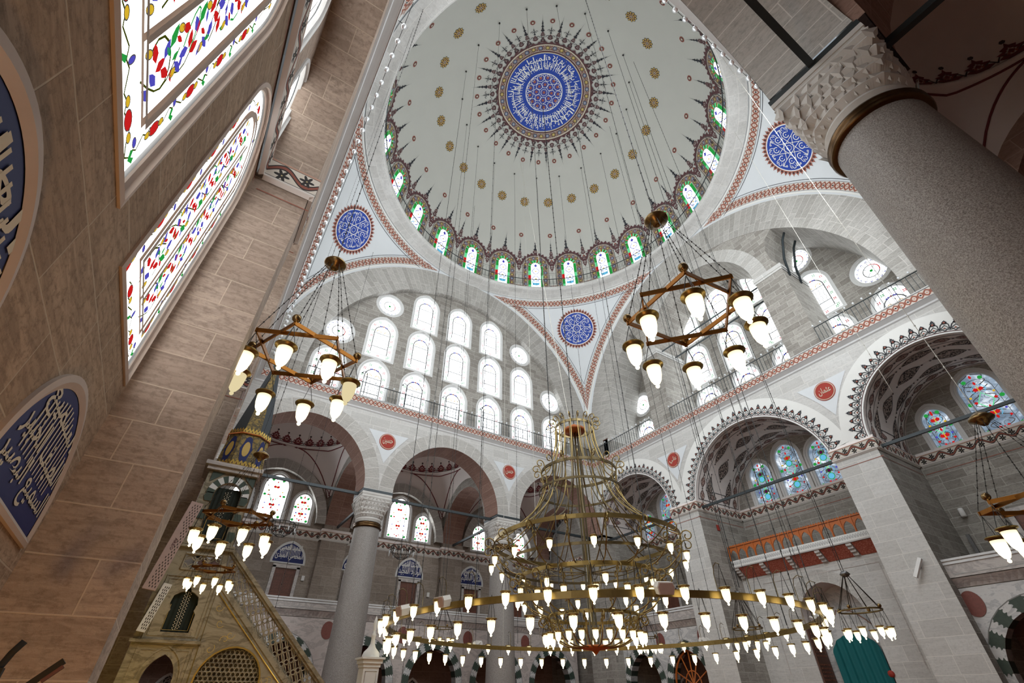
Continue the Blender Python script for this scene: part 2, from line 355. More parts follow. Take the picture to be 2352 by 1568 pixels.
# stroke along a polyline on a plane, as a flat ribbon
def ribbon(mb, pts, wd, fn, mat, closed=False, off=0.0):
    n = len(pts); L = []
    for i in range(n):
        a = pts[(i-1) % n] if closed or i > 0 else pts[i]; b = pts[(i+1) % n] if closed or i < n-1 else pts[i]
        dx, dy = b[0]-a[0], b[1]-a[1]; h = hypot(dx, dy) or 1; L.append((-dy/h*wd/2, dx/h*wd/2))
    for i in range(n if closed else n-1):
        j = (i+1) % n; p, q = pts[i], pts[j]
        mb.face([fn(p[0]+L[i][0], p[1]+L[i][1]), fn(q[0]+L[j][0], q[1]+L[j][1]), fn(q[0]-L[j][0], q[1]-L[j][1]), fn(p[0]-L[i][0], p[1]-L[i][1])], mat, [(0, 0)]*4)
# ---------------------------------------------------------------- Arabic lettering
_A = {}
def _defs():
    # letter: first presentation form, number of forms (4 joins both sides, 2 joins right only)
    t = 'آ:FE81:2 أ:FE83:2 إ:FE87:2 ا:FE8D:2 ب:FE8F:4 ة:FE93:2 ت:FE95:4 ث:FE99:4 ج:FE9D:4 ح:FEA1:4 خ:FEA5:4 د:FEA9:2 ذ:FEAB:2 ر:FEAD:2 ز:FEAF:2 س:FEB1:4 ش:FEB5:4 ص:FEB9:4 ض:FEBD:4 ط:FEC1:4 ظ:FEC5:4 ع:FEC9:4 غ:FECD:4 ف:FED1:4 ق:FED5:4 ك:FED9:4 ل:FEDD:4 م:FEE1:4 ن:FEE5:4 ه:FEE9:4 و:FEED:2 ى:FEEF:2 ي:FEF1:4 ئ:FE89:4'
    for e in t.split():
        a, h, n = e.split(':'); _A[a] = (int(h, 16), int(n))
_defs()
def shape(s):
    s = s.replace('لا', '\u0001'); out = []
    D = lambda c: c in _A and _A[c][1] == 4
    for i, c in enumerate(s):
        pr = i > 0 and D(s[i-1]); nx = i+1 < len(s) and (s[i+1] in _A or s[i+1] == '\u0001')
        if c == '\u0001': out.append(chr(0xFEFC if pr else 0xFEFB))
        elif c in _A:
            b, n = _A[c]
            if n == 4: out.append(chr(b+(3 if pr and nx else 1 if pr else 2 if nx else 0)))
            else: out.append(chr(b+(1 if pr else 0)))
        else: out.append(c)
    return ''.join(reversed(out))
_TC = {}
def text2d(s, bold=.012):
    """flat lettering: (points, triangles, width, height), lower left at 0, 0"""
    if s in _TC: return _TC[s]
    c = bpy.data.curves.new('lettering', 'FONT'); c.body = shape(s) if any(ch in _A for ch in s) else s; c.resolution_u = 1; c.offset = bold
    o = bpy.data.objects.new('lettering', c); COL.objects.link(o)
    dg = bpy.context.evaluated_depsgraph_get(); ev = o.evaluated_get(dg); me = ev.to_mesh()
    P = [(v.co.x, v.co.y) for v in me.vertices]; F = [tuple(p.vertices) for p in me.polygons]; ev.to_mesh_clear()
    bpy.data.objects.remove(o); bpy.data.curves.remove(c)
    if not P: r = ([], [], 1, 1)
    else:
        x0 = min(p[0] for p in P); y0 = min(p[1] for p in P); P = [(x-x0, y-y0) for x, y in P]; r = (P, F, max(p[0] for p in P), max(p[1] for p in P))
    _TC[s] = r; return r
def put_text(mb, s, fn, x0, y0, w, h, mat, slant=0):
    P, F, tw, th = text2d(s)
    for f in F:
        mb.face([fn(x0+P[i][0]/tw*w+slant*P[i][1]/th*h, y0+P[i][1]/th*h) for i in f], mat)
# ---------------------------------------------------------------- the shell
ZF, ZG, ZC, ZT, RO, RI = 0.6, 13.72, 15.13, 25.13, 10.0, 8.25
fl = MB(); fl.face([(-14, -18, ZF), (16, -18, ZF), (16, 18, ZF), (-14, 18, ZF)], 'carpet'); struct(fl.build('floor'))
def tymp_grid(sp=2.37):
    L = [('a', k*sp, 14.08) for k in range(-3, 4)]+[('a', k*sp, 17.08) for k in range(-2, 3)]+[('a', k*sp, 20.05) for k in (-1, 0, 1)]
    L += [('r', s*2.98*sp, 17.99) for s in (-1, 1)]+[('r', s*1.97*sp, 20.95) for s in (-1, 1)]
    return L
GH = {'a': lambda u, z: opening(u, z-.16, .90, z+1.78, 1.10, 8), 'r': lambda u, z: circ(u, z, .86)}
for fr, nm, D, sp in ((FAR, 'far', .38, 2.37), (NEAR, 'near', .38, 2.37), (ENT, 'entrance', 2.5, 2.45), (QIB, 'qibla', 2.5, 2.45)):
    deep = D > 1
    m = MB()
    ring(m, fr, 0, ZC, RI, RO, 0, pi, 0, 'voussoir', 72, D, 'voussoir')
    for s in (-1, 1):
        m.face([fr(s*RI, 13.9, 0), fr(s*10, 13.9, 0), fr(s*10, ZC, 0), fr(s*RI, ZC, 0)], 'stone_grey', [(RI, 13.9), (10, 13.9), (10, ZC), (RI, ZC)])
        m.face([fr(s*RI, 13.9, 0), fr(s*RI, 13.9, D), fr(s*RI, ZC, D), fr(s*RI, ZC, 0)], 'stone_grey', [(0, 13.9), (D, 13.9), (D, ZC), (0, ZC)])
    out = [(-RI, 13.9), (RI, 13.9)]+arc(0, ZC, RI, 0, pi, 48)
    holes = [GH[t](u, z) for t, u, z in tymp_grid(sp)]
    wall(m, fr, out, holes, D, 'stone_grey', .35, 'frame_white')
    if deep:   # two great piers carrying an arch in front of the window wall
        a1 = acos(5.2/RI)
        fo = [(-4.8, 13.9), (-3.4, 13.9), (-3.4, 19.2)]+list(reversed(parch(0, 3.4, 19.2, 3.45, 14)))[1:-1]+[(3.4, 19.2), (3.4, 13.9), (4.8, 13.9), (4.8, 19.2), (4.55, 19.75), (4.5, 20.5), (4.75, 21.2), (5.2, 21.55)]+arc(0, ZC, RI, a1, pi-a1, 30)+[(-5.2, 21.55), (-4.75, 21.2), (-4.5, 20.5), (-4.55, 19.75), (-4.8, 19.2)]
        m.poly(fo, [], lambda x, y: fr(x, y, .02), 'stone_grey')
        for i in range(len(fo)):
            a, b = fo[i], fo[(i+1) % len(fo)]
            if hypot(a[0], a[1]-ZC) > RI-.05 and hypot(b[0], b[1]-ZC) > RI-.05 and a[1] > 21.4: continue
            h = hypot(a[0]-b[0], a[1]-b[1]); m.face([fr(*a, .02), fr(*b, .02), fr(*b, D), fr(*a, D)], 'stone_grey', [(0, a[1]), (0, a[1]+h), (D, a[1]+h), (D, a[1])])
        pa = parch(0, 3.4, 19.2, 3.45, 14); pb = parch(0, 4.15, 19.2, 4.2, 14)
        for i in range(len(pa)-1):
            m.face([fr(*pa[i], -.004), fr(*pa[i+1], -.004), fr(*pb[i+1], -.004), fr(*pb[i], -.004)], 'voussoir_pale', [(0, i*.42), (0, i*.42+.42), (.75, i*.42+.42), (.75, i*.42)])
        for s in (-1, 1):   # impost moulding round each pier
            for (w0, z0, z1) in ((.06, 19.02, 19.24), (.03, 18.9, 19.02)):
                a, b = s*(3.4-w0), s*(4.8+w0)
                for q in (((a, z0, -w0), (b, z0, -w0), (b, z1, -w0), (a, z1, -w0)), ((b, z0, -w0), (b, z0, D), (b, z1, D), (b, z1, -w0)), ((a, z0, -w0), (a, z0, D), (a, z1, D), (a, z1, -w0)), ((a, z0, -w0), (b, z0, -w0), (b, z0, .05), (a, z0, .05))):
                    m.face([fr(*p) for p in q], 'stone_pale', [(0, 0), (1, 0), (1, .3), (0, .3)])
    # ledge behind the railing and the cornice below it
    m.face([fr(-10, 14.1, -.25), fr(10, 14.1, -.25), fr(10, 14.1, D+.3), fr(-10, 14.1, D+.3)], 'stone_pale', [(0, 0), (20, 0), (20, 1), (0, 1)])
    struct(m.build('wall_'+nm+'_upper'))
    c = MB(); X = 9.77
    prof = [(0, 13.52), (-.05, 13.56), (-.07, 13.62), (-.12, 13.66), (-.20, 13.72), (-.23, 13.74)]
    for i in range(len(prof)-1):
        (wa, za), (wb, zb) = prof[i], prof[i+1]
        c.face([fr(-10-wa, za, wa), fr(10+wa, za, wa), fr(10+wb, zb, wb), fr(-10-wb, zb, wb)], 'marble_pale', [(0, 0), (20, 0), (20, .1), (0, .1)])
    c.face([fr(-X, 13.74, -.23), fr(X, 13.74, -.23), fr(X, 14.1, -.23), fr(-X, 14.1, -.23)], 'painted_lozenge', [(0, 0), (2*X/.42, 0), (2*X/.42, 1), (0, 1)])
    c.face([fr(-X, 14.1, -.25), fr(X, 14.1, -.25), fr(X, 14.14, -.27), fr(-X, 14.14, -.27)], 'marble_pale')
    o = struct(c.build('trim_'+nm+'_cornice'))
# ---------------------------------------------------------------- pendentives, ring and dome
SR = sqrt(200.0); OC = Vector((0, 0, ZC))
cei = struct(empty('ceiling')); m = MB(); S4 = ((1, 1), (-1, 1), (1, -1), (-1, -1))
NZ = 40
for sx, sy in S4:
    def fn(t, k):
        h = 10*t; rho = sqrt(200-h*h); t0 = acos(min(1, 10/rho)); a = t0+(pi/2-2*t0)*k
        return (sx*rho*cos(a), sy*rho*sin(a), ZC+h)
    m.grid(fn, [i/NZ for i in range(11)], [j/20 for j in range(21)], 'stone_grey', lambda t, k: (k*3, t*10), True)
    m.grid(fn, [.25+.75*i/NZ for i in range(NZ+1)], [j/20 for j in range(21)], 'plaster', None, True)
m.build('pendentive', cei)
def ddd(h): return .11+.20*max(0, 1-h/5.5)**1.5
b = MB()
def edge_pt(h, off, sx, sy, ax, lift=.012):
    d = ddd(h)+off; c = SR*sin(pi/4-d/SR); rho2 = 200-h*h; o = sqrt(max(rho2-c*c, 0))
    p = Vector((c, o, h)) if ax == 0 else Vector((o, c, h)); ok = o <= c
    p = p.normalized()*(SR-lift); return Vector((sx*p.x, sy*p.y, p.z+ZC)), o, c
for sx, sy in S4:
    for ax in (0, 1):
        for o0, o1, mat, lift in ((.09, .53, 'painted_lozenge', .010), (-.02, .09, 'plaster_white', .011), (.62, .645, 'paint_black', .012)):
            prev = None; s = 0
            for i in range(0, 241):
                h = 1.5+i*(8.5/240)
                a, oa, ca = edge_pt(h, o0, sx, sy, ax, lift); e, oe, ce = edge_pt(h, o1, sx, sy, ax, lift)
                # keep the strip below the ring strip, and on its own side of the corner
                lim = SR*sin(pi/4-(.11)/SR)
                if oa > ca+.001: prev = None; continue
                if oe > ce:   # mitre at the corner
                    lo, hi = 0, 1
                    f = (ca-oa)/max(1e-6, (ca-oa)+(oe-ce)); e = a.lerp(e, f)
                # against the ring the outer edge ends first
                if h > lim-.02: break
                if prev: s += (a-prev[0]).length
                if prev: b.face([prev[0], a, e, prev[1]], mat, [(prev[2], 0), (s/.47, 0), (s/.47, 1), (prev[2], 1)])
                prev = (a, e, s/.47)
    for o0, o1, mat, lift in ((.09, .53, 'painted_lozenge', .016), (-.02, .09, 'plaster_white', .017), (.62, .645, 'paint_black', .018)):
        prev = None
        for i in range(0, 241):
            a_ = (pi/2)*i/240
            q = []
            for off in (o0, o1):
                el = pi/4-(.11+off)/SR; p = Vector((cos(el)*cos(a_), cos(el)*sin(a_), sin(el)))*(SR-lift); q.append(p)
            lim = SR*sin(pi/4-(.11)/SR)
            if max(q[0].x, q[0].y) > lim: prev = None; continue
            if max(q[1].x, q[1].y) > lim:
                f = (lim-max(q[0].x, q[0].y))/max(1e-6, max(q[1].x, q[1].y)-max(q[0].x, q[0].y)); q[1] = q[0].lerp(q[1], max(0, min(1, f)))
            Q = [Vector((sx*p.x, sy*p.y, p.z+ZC)) for p in q]; s = a_*10/.47
            if prev: b.face([prev[0], Q[0], Q[1], prev[1]], mat, [(prev[2], 1), (s, 1), (s, 0), (prev[2], 0)])
            prev = (Q[0], Q[1], s)
b.build('painted_border', cei)
r = MB()   # stone ring below the dome windows
prof = [(10.0, 25.02), (9.95, 25.13), (9.35, 25.16), (9.16, 25.20), (9.08, 25.27), (9.08, 25.36), (9.75, 25.38)]
th = [2*pi*i/120 for i in range(121)]
L = [0]
for i in range(1, len(prof)): L.append(L[-1]+hypot(prof[i][0]-prof[i-1][0], prof[i][1]-prof[i-1][1]))
r.grid(lambda a, k: (prof[int(k)][0]*cos(a), prof[int(k)][0]*sin(a), prof[int(k)][1]), th, list(range(7)), 'stone_pale', lambda a, k: (a*9.5, L[int(k)]), True)
r.build('stone_ring', cei)
RD, ZD = 9.73, 25.3
def DP(az, el, lift=0.0):
    a, e = radians(az), radians(el); q = RD-lift
    return (q*cos(e)*cos(a), q*cos(e)*sin(a), ZD+q*sin(e))
d = MB()
d.grid(lambda a, e: DP(a, e), [i*3 for i in range(121)], [i*2.5 for i in range(37)], 'plaster_dome', None, True)
d.build('dome', cei)
# ---------------------------------------------------------------- painted ornament
def disc(mb, fn, x, y, r, mat, n=12, sx=1): mb.face([fn(x+sx*r*cos(2*pi*i/n), y+r*sin(2*pi*i/n)) for i in range(n)], mat)
def flower(mb, fn, x, y, r, mat, k=8, d=.35, n=None):
    n = n or k*4; c = fn(x, y); P = [fn(x+r*(1-d/2+d/2*cos(k*2*pi*i/n))*cos(2*pi*i/n), y+r*(1-d/2+d/2*cos(k*2*pi*i/n))*sin(2*pi*i/n)) for i in range(n)]
    for i in range(n): mb.face([c, P[i], P[(i+1) % n]], mat)
def strip(mb, fn, pts, w, mat): ribbon(mb, pts, w, fn, mat)
def spiral(x, y, r, a0, turns, n=14, s=1): return [(x+r*(1-.8*i/n)*cos(a0+s*turns*2*pi*i/n), y+r*(1-.8*i/n)*sin(a0+s*turns*2*pi*i/n)) for i in range(n+1)]
def blob(mb, fn, x, y, w, h, mat, side=1):
    # a palmette: pointed leaf with lobes, standing on x, y
    P = [(0, 0), (.22, .03), (.50, .20), (.30, .34), (.46, .5), (.22, .58), (.28, .70), (.08, .80), (0, 1)]
    Q = [(x+a*w, y+b*h) for a, b in P]+[(x-a*w, y+b*h) for a, b in reversed(P[1:-1])]
    c = (x, y+h*.42); K = [(c[0]+(q[0]-c[0])*.45, c[1]+(q[1]-c[1])*.45) for q in Q]
    for i in range(len(Q)):
        j = (i+1) % len(Q); mb.face([fn(*K[i]), fn(*Q[i]), fn(*Q[j]), fn(*K[j])], mat)
    mb.face([fn(x-w*.12, c[1]), fn(x, c[1]-h*.12), fn(x+w*.12, c[1]), fn(x, c[1]+h*.16)], mat)
def spire(mb, fn, x, y0, y1, w, mat):
    h = y1-y0
    for f, g, k in ((0, .16, 1), (.14, .26, .5), (.24, .36, .75), (.34, .44, .35), (.42, .54, .5), (.52, .62, .22)):
        a, b = y0+f*h, y0+g*h; mb.face([fn(x-.03*w, a), fn(x-k*w/2, a+(b-a)*.35), fn(x, b), fn(x+k*w/2, a+(b-a)*.35), fn(x+.03*w, a)], mat)
    mb.face([fn(x-.07*w, y0), fn(x+.07*w, y0), fn(x, y1)], mat)
def L_(lift): return lambda k: None
def dmap(az0, lift):
    def f(x, y):
        el = y/RD; return DP(az0+math.degrees(x/(RD*cos(min(el, 1.4)))), math.degrees(el), lift)
    return f
orn = MB(); band = MB()
for k in range(24):
    f0, f1, f2 = dmap(k*15, .012), dmap(k*15, .018), dmap(k*15, .024)
    o_ = opening(0, .35, .93, 2.48, .95, 10); i_ = opening(0, .35, .55, 2.48, .58, 10)
    s = 0
    for i in range(1, len(o_)-1+1):
        a, b_, c, e = o_[i], o_[(i+1) % len(o_)], i_[(i+1) % len(i_)], i_[i]
        if i == len(o_)-1: b_, c = o_[0], i_[0]
        h = hypot(a[0]-b_[0], a[1]-b_[1]); u0, u1 = s/.36, (s+h)/.36; s += h
        n = max(1, int(h/.3)); 
        for j in range(n):
            t0, t1 = j/n, (j+1)/n; I = lambda p, q, t: (p[0]+(q[0]-p[0])*t, p[1]+(q[1]-p[1])*t)
            band.face([f0(*I(a, b_, t0)), f0(*I(a, b_, t1)), f0(*I(e, c, t1)), f0(*I(e, c, t0))], 'painted_flower_band', [(u0+(u1-u0)*t0, 0), (u0+(u1-u0)*t1, 0), (u0+(u1-u0)*t1, 1), (u0+(u1-u0)*t0, 1)])
    strip(orn, f1, [(.97, .35), (.97, 1.4)]+parch(0, .97, 2.48, .99, 10)+[(-.97, 1.4), (-.97, .35)], .03, 'paint_dark')
    strip(orn, f1, [(.93, .35), (.93, 1.4)]+parch(0, .93, 2.48, .95, 10)+[(-.93, 1.4), (-.93, .35)], .025, 'paint_cream')
    # cresting of lobes over the arch, then a spire
    for j in range(11):
        a = radians(18+14.4*j); x, y = 1.0*cos(a), 2.48+1.0*sin(a); x2, y2 = 1.26*cos(a), 2.48+1.26*sin(a); tx, ty = -sin(a)*.15, cos(a)*.15
        orn.face([f1(x-tx, y-ty), f1(x-tx*.9+.1*cos(a), y-ty*.9+.1*sin(a)), f1(x2, y2), f1(x+tx*.9+.1*cos(a), y+ty*.9+.1*sin(a)), f1(x+tx, y+ty)], 'paint_maroon')
    blob(orn, f1, 0, 3.62, .48, .42, 'paint_maroon'); spire(orn, f1, 0, 3.9, 5.15, .34, 'paint_black')
    g0, g1, g2 = dmap(k*15+7.5, .012), dmap(k*15+7.5, .018), dmap(k*15+7.5, .024)
    # between the windows: panel, palmette pair with scrolls, stem and disc
    strip(orn, g1, [(-.25, .95), (.25, .95), (.24, 1.75), (-.24, 1.75), (-.25, .95)], .02, 'paint_dark'); strip(orn, g1, [(0, 1.0), (0, 1.7)], .012, 'paint_dark')
    strip(orn, g1, [(-.30, 1.9), (.30, 1.9)], .02, 'paint_dark')
    P0 = [(-.33, .35), (.33, .35), (.33, .78), (-.33, .78)]
    band.face([g0(*p) for p in P0], 'painted_flower_band', [(0, 0), (2, 0), (2, 1), (0, 1)])
    blob(orn, g1, 0, 2.75, .40, -.75, 'paint_maroon'); blob(orn, g1, 0, 2.55, .42, .62, 'paint_maroon'); blob(orn, g2, 0, 3.15, .36, .5, 'paint_maroon'); blob(orn, g1, 0, 3.45, .30, .42, 'paint_maroon')
    disc(orn, g2, 0, 3.02, .06, 'paint_red', 8)
    for s in (-1, 1):
        strip(orn, g1, spiral(s*.30, 2.98, .20, pi/2 if s > 0 else pi/2, .95, 12, -s), .035, 'paint_black')
        strip(orn, g1, spiral(s*.30, 2.50, .16, -pi/2, .9, 10, s), .03, 'paint_black')
        strip(orn, g1, [(s*.05, 3.3), (s*.28, 3.28), (s*.44, 3.1), (s*.50, 2.9)], .03, 'paint_black')
        disc(orn, g1, s*.30, 2.98, .05, 'paint_black', 6); blob(orn, g1, s*.46, 2.3, .12, .35, 'paint_black')
    spire(orn, g1, 0, 3.8, 4.9, .2, 'paint_black'); disc(orn, g1, 0, 5.08, .17, 'paint_red', 12); disc(orn, g2, 0, 5.08, .125, 'paint_maroon', 12); flower(orn, dmap(k*15+7.5, .028), 0, 5.08, .085, 'paint_cream', 5, .5)
    # gold rosettes half way up
    h0, h1, h2, h3 = (dmap(k*15+7.5, q) for q in (.012, .018, .024, .03)); y = RD*radians(45)
    flower(orn, h0, 0, y, .37, 'paint_black', 10, .22); flower(orn, h1, 0, y, .335, 'paint_gold', 10, .25)
    for j in range(10): disc(orn, h2, .21*cos(j*pi/5+.3), y+.21*sin(j*pi/5+.3), .055, 'paint_maroon', 6)
    disc(orn, h2, 0, y, .13, 'paint_maroon', 12); disc(orn, h3, 0, y, .085, 'paint_cream', 10); disc(orn, dmap(k*15+7.5, .036), 0, y, .05, 'paint_maroon', 8)
band.build('window_border_band', cei)
# the central medallion: polar map around the zenith
def zmap(lift):
    def f(x, y):
        r = hypot(x, y); a = atan2(y, x); e = pi/2-r/RD; q = RD-lift; return (q*cos(e)*cos(a), q*cos(e)*sin(a), ZD+q*sin(e))
    return f
def pol(lift):
    z = zmap(lift); return lambda a, r: z(r*cos(a), r*sin(a))
def annulus(mb, r0, r1, lift, mat, n=72, uk=None):
    p = pol(lift); mb.grid(lambda a, r: p(a, r), [2*pi*i/n for i in range(n+1)], [r0+(r1-r0)*q/8 for q in range(9)], mat, (lambda a, r: (a/(2*pi)*uk, (r-r0)/(r1-r0))) if uk else None, True)
med = MB()
annulus(med, .0, 1.26, .05, 'paint_blue'); annulus(med, 1.22, 1.27, .056, 'paint_white'); annulus(med, 1.30, 1.33, .056, 'paint_blue')
annulus(med, 1.26, 2.60, .05, 'paint_blue'); annulus(med, 2.58, 2.64, .056, 'paint_cream'); annulus(med, 2.64, 2.74, .05, 'paint_maroon'); annulus(med, 2.74, 3.12, .05, 'painted_flower_band', 96, 40)
annulus(med, 3.12, 3.17, .056, 'paint_cream'); annulus(med, 3.17, 3.26, .05, 'paint_maroon')
P1, P2, P3 = pol(.062), pol(.068), pol(.074)
for rr, n, r0, ph in ((.98, 13, .17, 0), (.52, 8, .16, .3), (0, 1, .16, 0)):
    for j in range(n):
        a = 2*pi*j/n+ph; flower(med, zmap(.062), rr*cos(a), rr*sin(a), r0, 'paint_red', 6, .6, 12)
        ribbon(med, [(rr*cos(a)+(r0+.06)*cos(2*pi*i/8), rr*sin(a)+(r0+.06)*sin(2*pi*i/8)) for i in range(8)], .03, zmap(.068), 'paint_white', True)
for j in range(26):
    a = 2*pi*j/26; ribbon(med, [(1.13*cos(a)+.08*cos(2*pi*i/8), 1.13*sin(a)+.08*sin(2*pi*i/8)) for i in range(8)], .022, zmap(.066), 'paint_white', True)
verse = ['ان الله', 'يمسك', 'السموات', 'والارض', 'ان تزولا', 'ولئن', 'زالتا', 'ان امسكهما', 'من احد', 'من بعده', 'انه كان', 'حليما', 'غفورا']
n = len(verse)
for j, wd in enumerate(verse):
    for lay, (ra, rb) in enumerate(((1.55, 2.02), (2.0, 2.50))):
        a0 = -2*pi*j/n+lay*.24; aw = 2*pi/n*1.02; w2 = verse[(j+lay*6) % n]
        put_text(med, w2, lambda x, y, a0=a0, aw=aw, ra=ra, rb=rb: pol(.062+.006*(lay))(a0-x*aw, ra+(rb-ra)*y), 0, 0, 1, 1, 'paint_white')
for j in range(66):   # the tall upright strokes
    a = 2*pi*j/66+.03*sin(j*5); med.face([P1(a-.009, 1.50), P1(a+.009, 1.50), P1(a+.013+.03*sin(j), 1.98+.16*abs(sin(j*2.3))), P1(a-.007+.03*sin(j), 1.98+.16*abs(sin(j*2.3)))], 'paint_white')
for j in range(52):
    a = 2*pi*j/52; r0 = 3.26; med.face([P1(a-.055, r0-.02), P1(a, r0+.14), P1(a+.055, r0-.02)], 'paint_maroon')
for k in range(24):
    a = radians(k*15+7.5)
    R0 = lambda lift, a=a: (lambda x, y: pol(lift)(a+x/max(y, .5), y))
    f = R0(.03); 
    for dx, y, w, h, mt in ((0, 3.28, .30, .42, 'paint_maroon'), (0, 3.72, .26, .34, 'paint_maroon')): blob(orn, f, dx, y, w, h, mt)
    spire(orn, f, 0, 4.0, 5.25, .26, 'paint_black'); disc(orn, f, 0, 4.1, .1, 'paint_maroon', 8)
    a2 = radians(k*15)
    g = (lambda x, y, a2=a2: pol(.03)(a2+x/max(y, .5), y))
    blob(orn, g, 0, 3.45, .34, .40, 'paint_maroon')
    for s in (-1, 1):
        strip(orn, g, spiral(s*.17, 3.62, .14, 0 if s > 0 else pi, .9, 9, s), .03, 'paint_black'); strip(orn, g, spiral(s*.13, 4.05, .10, 0 if s > 0 else pi, .8, 8, s), .026, 'paint_black'); strip(orn, g, [(s*.30, 3.35), (s*.42, 3.55), (s*.36, 3.8)], .03, 'paint_black')
        blob(orn, g, s*.33, 3.3, .1, .2, 'paint_black')
    spire(orn, g, 0, 3.85, 4.6, .16, 'paint_black'); disc(orn, g, 0, 4.72, .16, 'paint_red', 12); disc(orn, (lambda x, y, a2=a2: pol(.036)(a2+x/max(y, .5), y)), 0, 4.72, .12, 'paint_maroon', 12); flower(orn, (lambda x, y, a2=a2: pol(.042)(a2+x/max(y, .5), y)), 0, 4.72, .08, 'paint_cream', 5, .5)
for x, y, s in ((38, 66, .5), (40, 60, .35), (32, 52, .45), (36, 70, .3)):
    pass
orn.build('painted_ornament', cei)
tag(med.build('calligraphy_medallion'), 'great round blue medallion of white lettering and red stars at the crown of the dome', 'medallion')
# roundels on the pendentives
def roundel(sx, sy, word, label):
    c = Vector((sx, sy, sqrt(2)*math.tan(radians(35.4)))).normalized(); ex = Vector((-sx*1.0, sy*1.0, 0)).normalized()*(1 if sx*sy > 0 else -1); ey = c.cross(ex)
    if ey.z < 0: ey = -ey
    if c.cross(ex).dot(ey) > 0 and False: ex = -ex
    ex = ey.cross(c)*-1
    def mp(lift):
        return lambda x, y: OC+((c*SR+ex*x+ey*y).normalized()*(SR-lift))
    m = MB(); n = 40
    for j in range(n):
        a = 2*pi*j/n; q = lambda r, t: (r*cos(a+t), r*sin(a+t)); f = mp(.02)
        m.face([f(*q(1.17, -.075)), f(*q(1.27, -.07)), f(*q(1.38, -.045)), f(*q(1.35, -.03)), f(*q(1.47, 0)), f(*q(1.35, .03)), f(*q(1.38, .045)), f(*q(1.27, .07)), f(*q(1.17, .075))], 'paint_red'); disc(m, mp(.026), *q(1.28, 0), .045, 'paint_black', 6)
    for r, l, mt in ((1.19, .03, 'paint_white'), (1.135, .036, 'paint_blue')):
        f = mp(l); m.grid(lambda a, k: f(r*k*cos(a), r*k*sin(a)), [2*pi*i/48 for i in range(49)], [0, .5, 1], mt, None, True)
    f = mp(.045); k = 8
    for j in range(k):
        a = 2*pi*j/k+.1; b_ = a+2*pi*3/k; ribbon(m, [(.62*cos(a), .62*sin(a)), (.62*cos(b_), .62*sin(b_))], .028, f, 'paint_white'); ribbon(m, [(.62*cos(a), .62*sin(a)), (1.0*cos(a-.12), 1.0*sin(a-.12))], .03, f, 'paint_white')
        ribbon(m, [(.66*cos(a+.4)+.14*cos(t*.7), .66*sin(a+.4)+.14*sin(t*.7)) for t in range(8)], .04, f, 'paint_white'); disc(m, f, .66*cos(a+.4), .66*sin(a+.4), .03, 'paint_white', 6)
        put_text(m, word, lambda x, y, a=a: f((1.06-.27*(1-y))*cos(a+(x-.5)*.76*1), (1.06-.27*(1-y))*sin(a+(x-.5)*.76)) if False else f((.79+.27*(1-y))*cos(a-(.5-x)*.76), (.79+.27*(1-y))*sin(a-(.5-x)*.76)), 0, 0, 1, 1, 'paint_white')
    ribbon(m, [(.13*cos(2*pi*i/8), .13*sin(2*pi*i/8)) for i in range(8)], .02, f, 'paint_white', True)
    tag(m.build('calligraphy_roundel'), label, 'roundel')
roundel(1, 1, 'يا حنان', 'blue lettered roundel with red petals on the pendentive above the big chandelier')
roundel(-1, 1, 'يا سبحان', 'blue lettered roundel with red petals behind the chains of the left star lamp')
roundel(1, -1, 'يا منان', 'blue lettered roundel partly hidden by the capital of the near granite column')
# ---------------------------------------------------------------- windows
NW = [0]
def win_root(fr, u, v, w, proto):
    NW[0] += 1
    if proto.get('o') is None:
        o = struct(empty('window_%d' % NW[0])); proto['make'](o); proto['o'] = o; proto['first'] = True
    else: o = dup(proto['o'], name='window_%d' % NW[0]); 
    o.location = fr(u, v, w); o.rotation_euler = (0, 0, fr.rz); return o
loc = lambda d: (lambda x, y: (x, d, y))     # local: x right, -y towards the room, z up
def frame_part(root, og, ig, d0, d1, name='window_frame', lip=.05, mat='frame_white'):
    m = MB(); n = len(og)
    if callable(lip): pass
    for i in range(n):
        a, b_ = og[i], og[(i+1) % n]; c, e = ig[(i+1) % n], ig[i]
        mid = lambda p, q, t: (p[0]+(q[0]-p[0])*t, p[1]+(q[1]-p[1])*t)
        lev = [(0, max(.1, d1)), (0, d0), (.45, d0-.01), (.5, d0+.025), (.92, d0+.035), (1, d1)]
        for (t0, q0), (t1, q1) in zip(lev[:-1], lev[1:]):
            A, B, Cc, E_ = mid(a, e, t0), mid(b_, c, t0), mid(b_, c, t1), mid(a, e, t1)
            m.face([(A[0], q0, A[1]), (B[0], q0, B[1]), (Cc[0], q1, Cc[1]), (E_[0], q1, E_[1])], mat)
    return m.build(name, root)
def motif(m, x, y, s, mat, d=.0): # small four-lobed leaf
    f = loc(-.006)
    for a in (.7, 2.3, 3.9, 5.5): m.face([f(x, y), f(x+s*1.1*cos(a-.55), y+s*1.1*sin(a-.55)), f(x+s*1.6*cos(a), y+s*1.6*sin(a)), f(x+s*1.1*cos(a+.55), y+s*1.1*sin(a+.55))], mat)
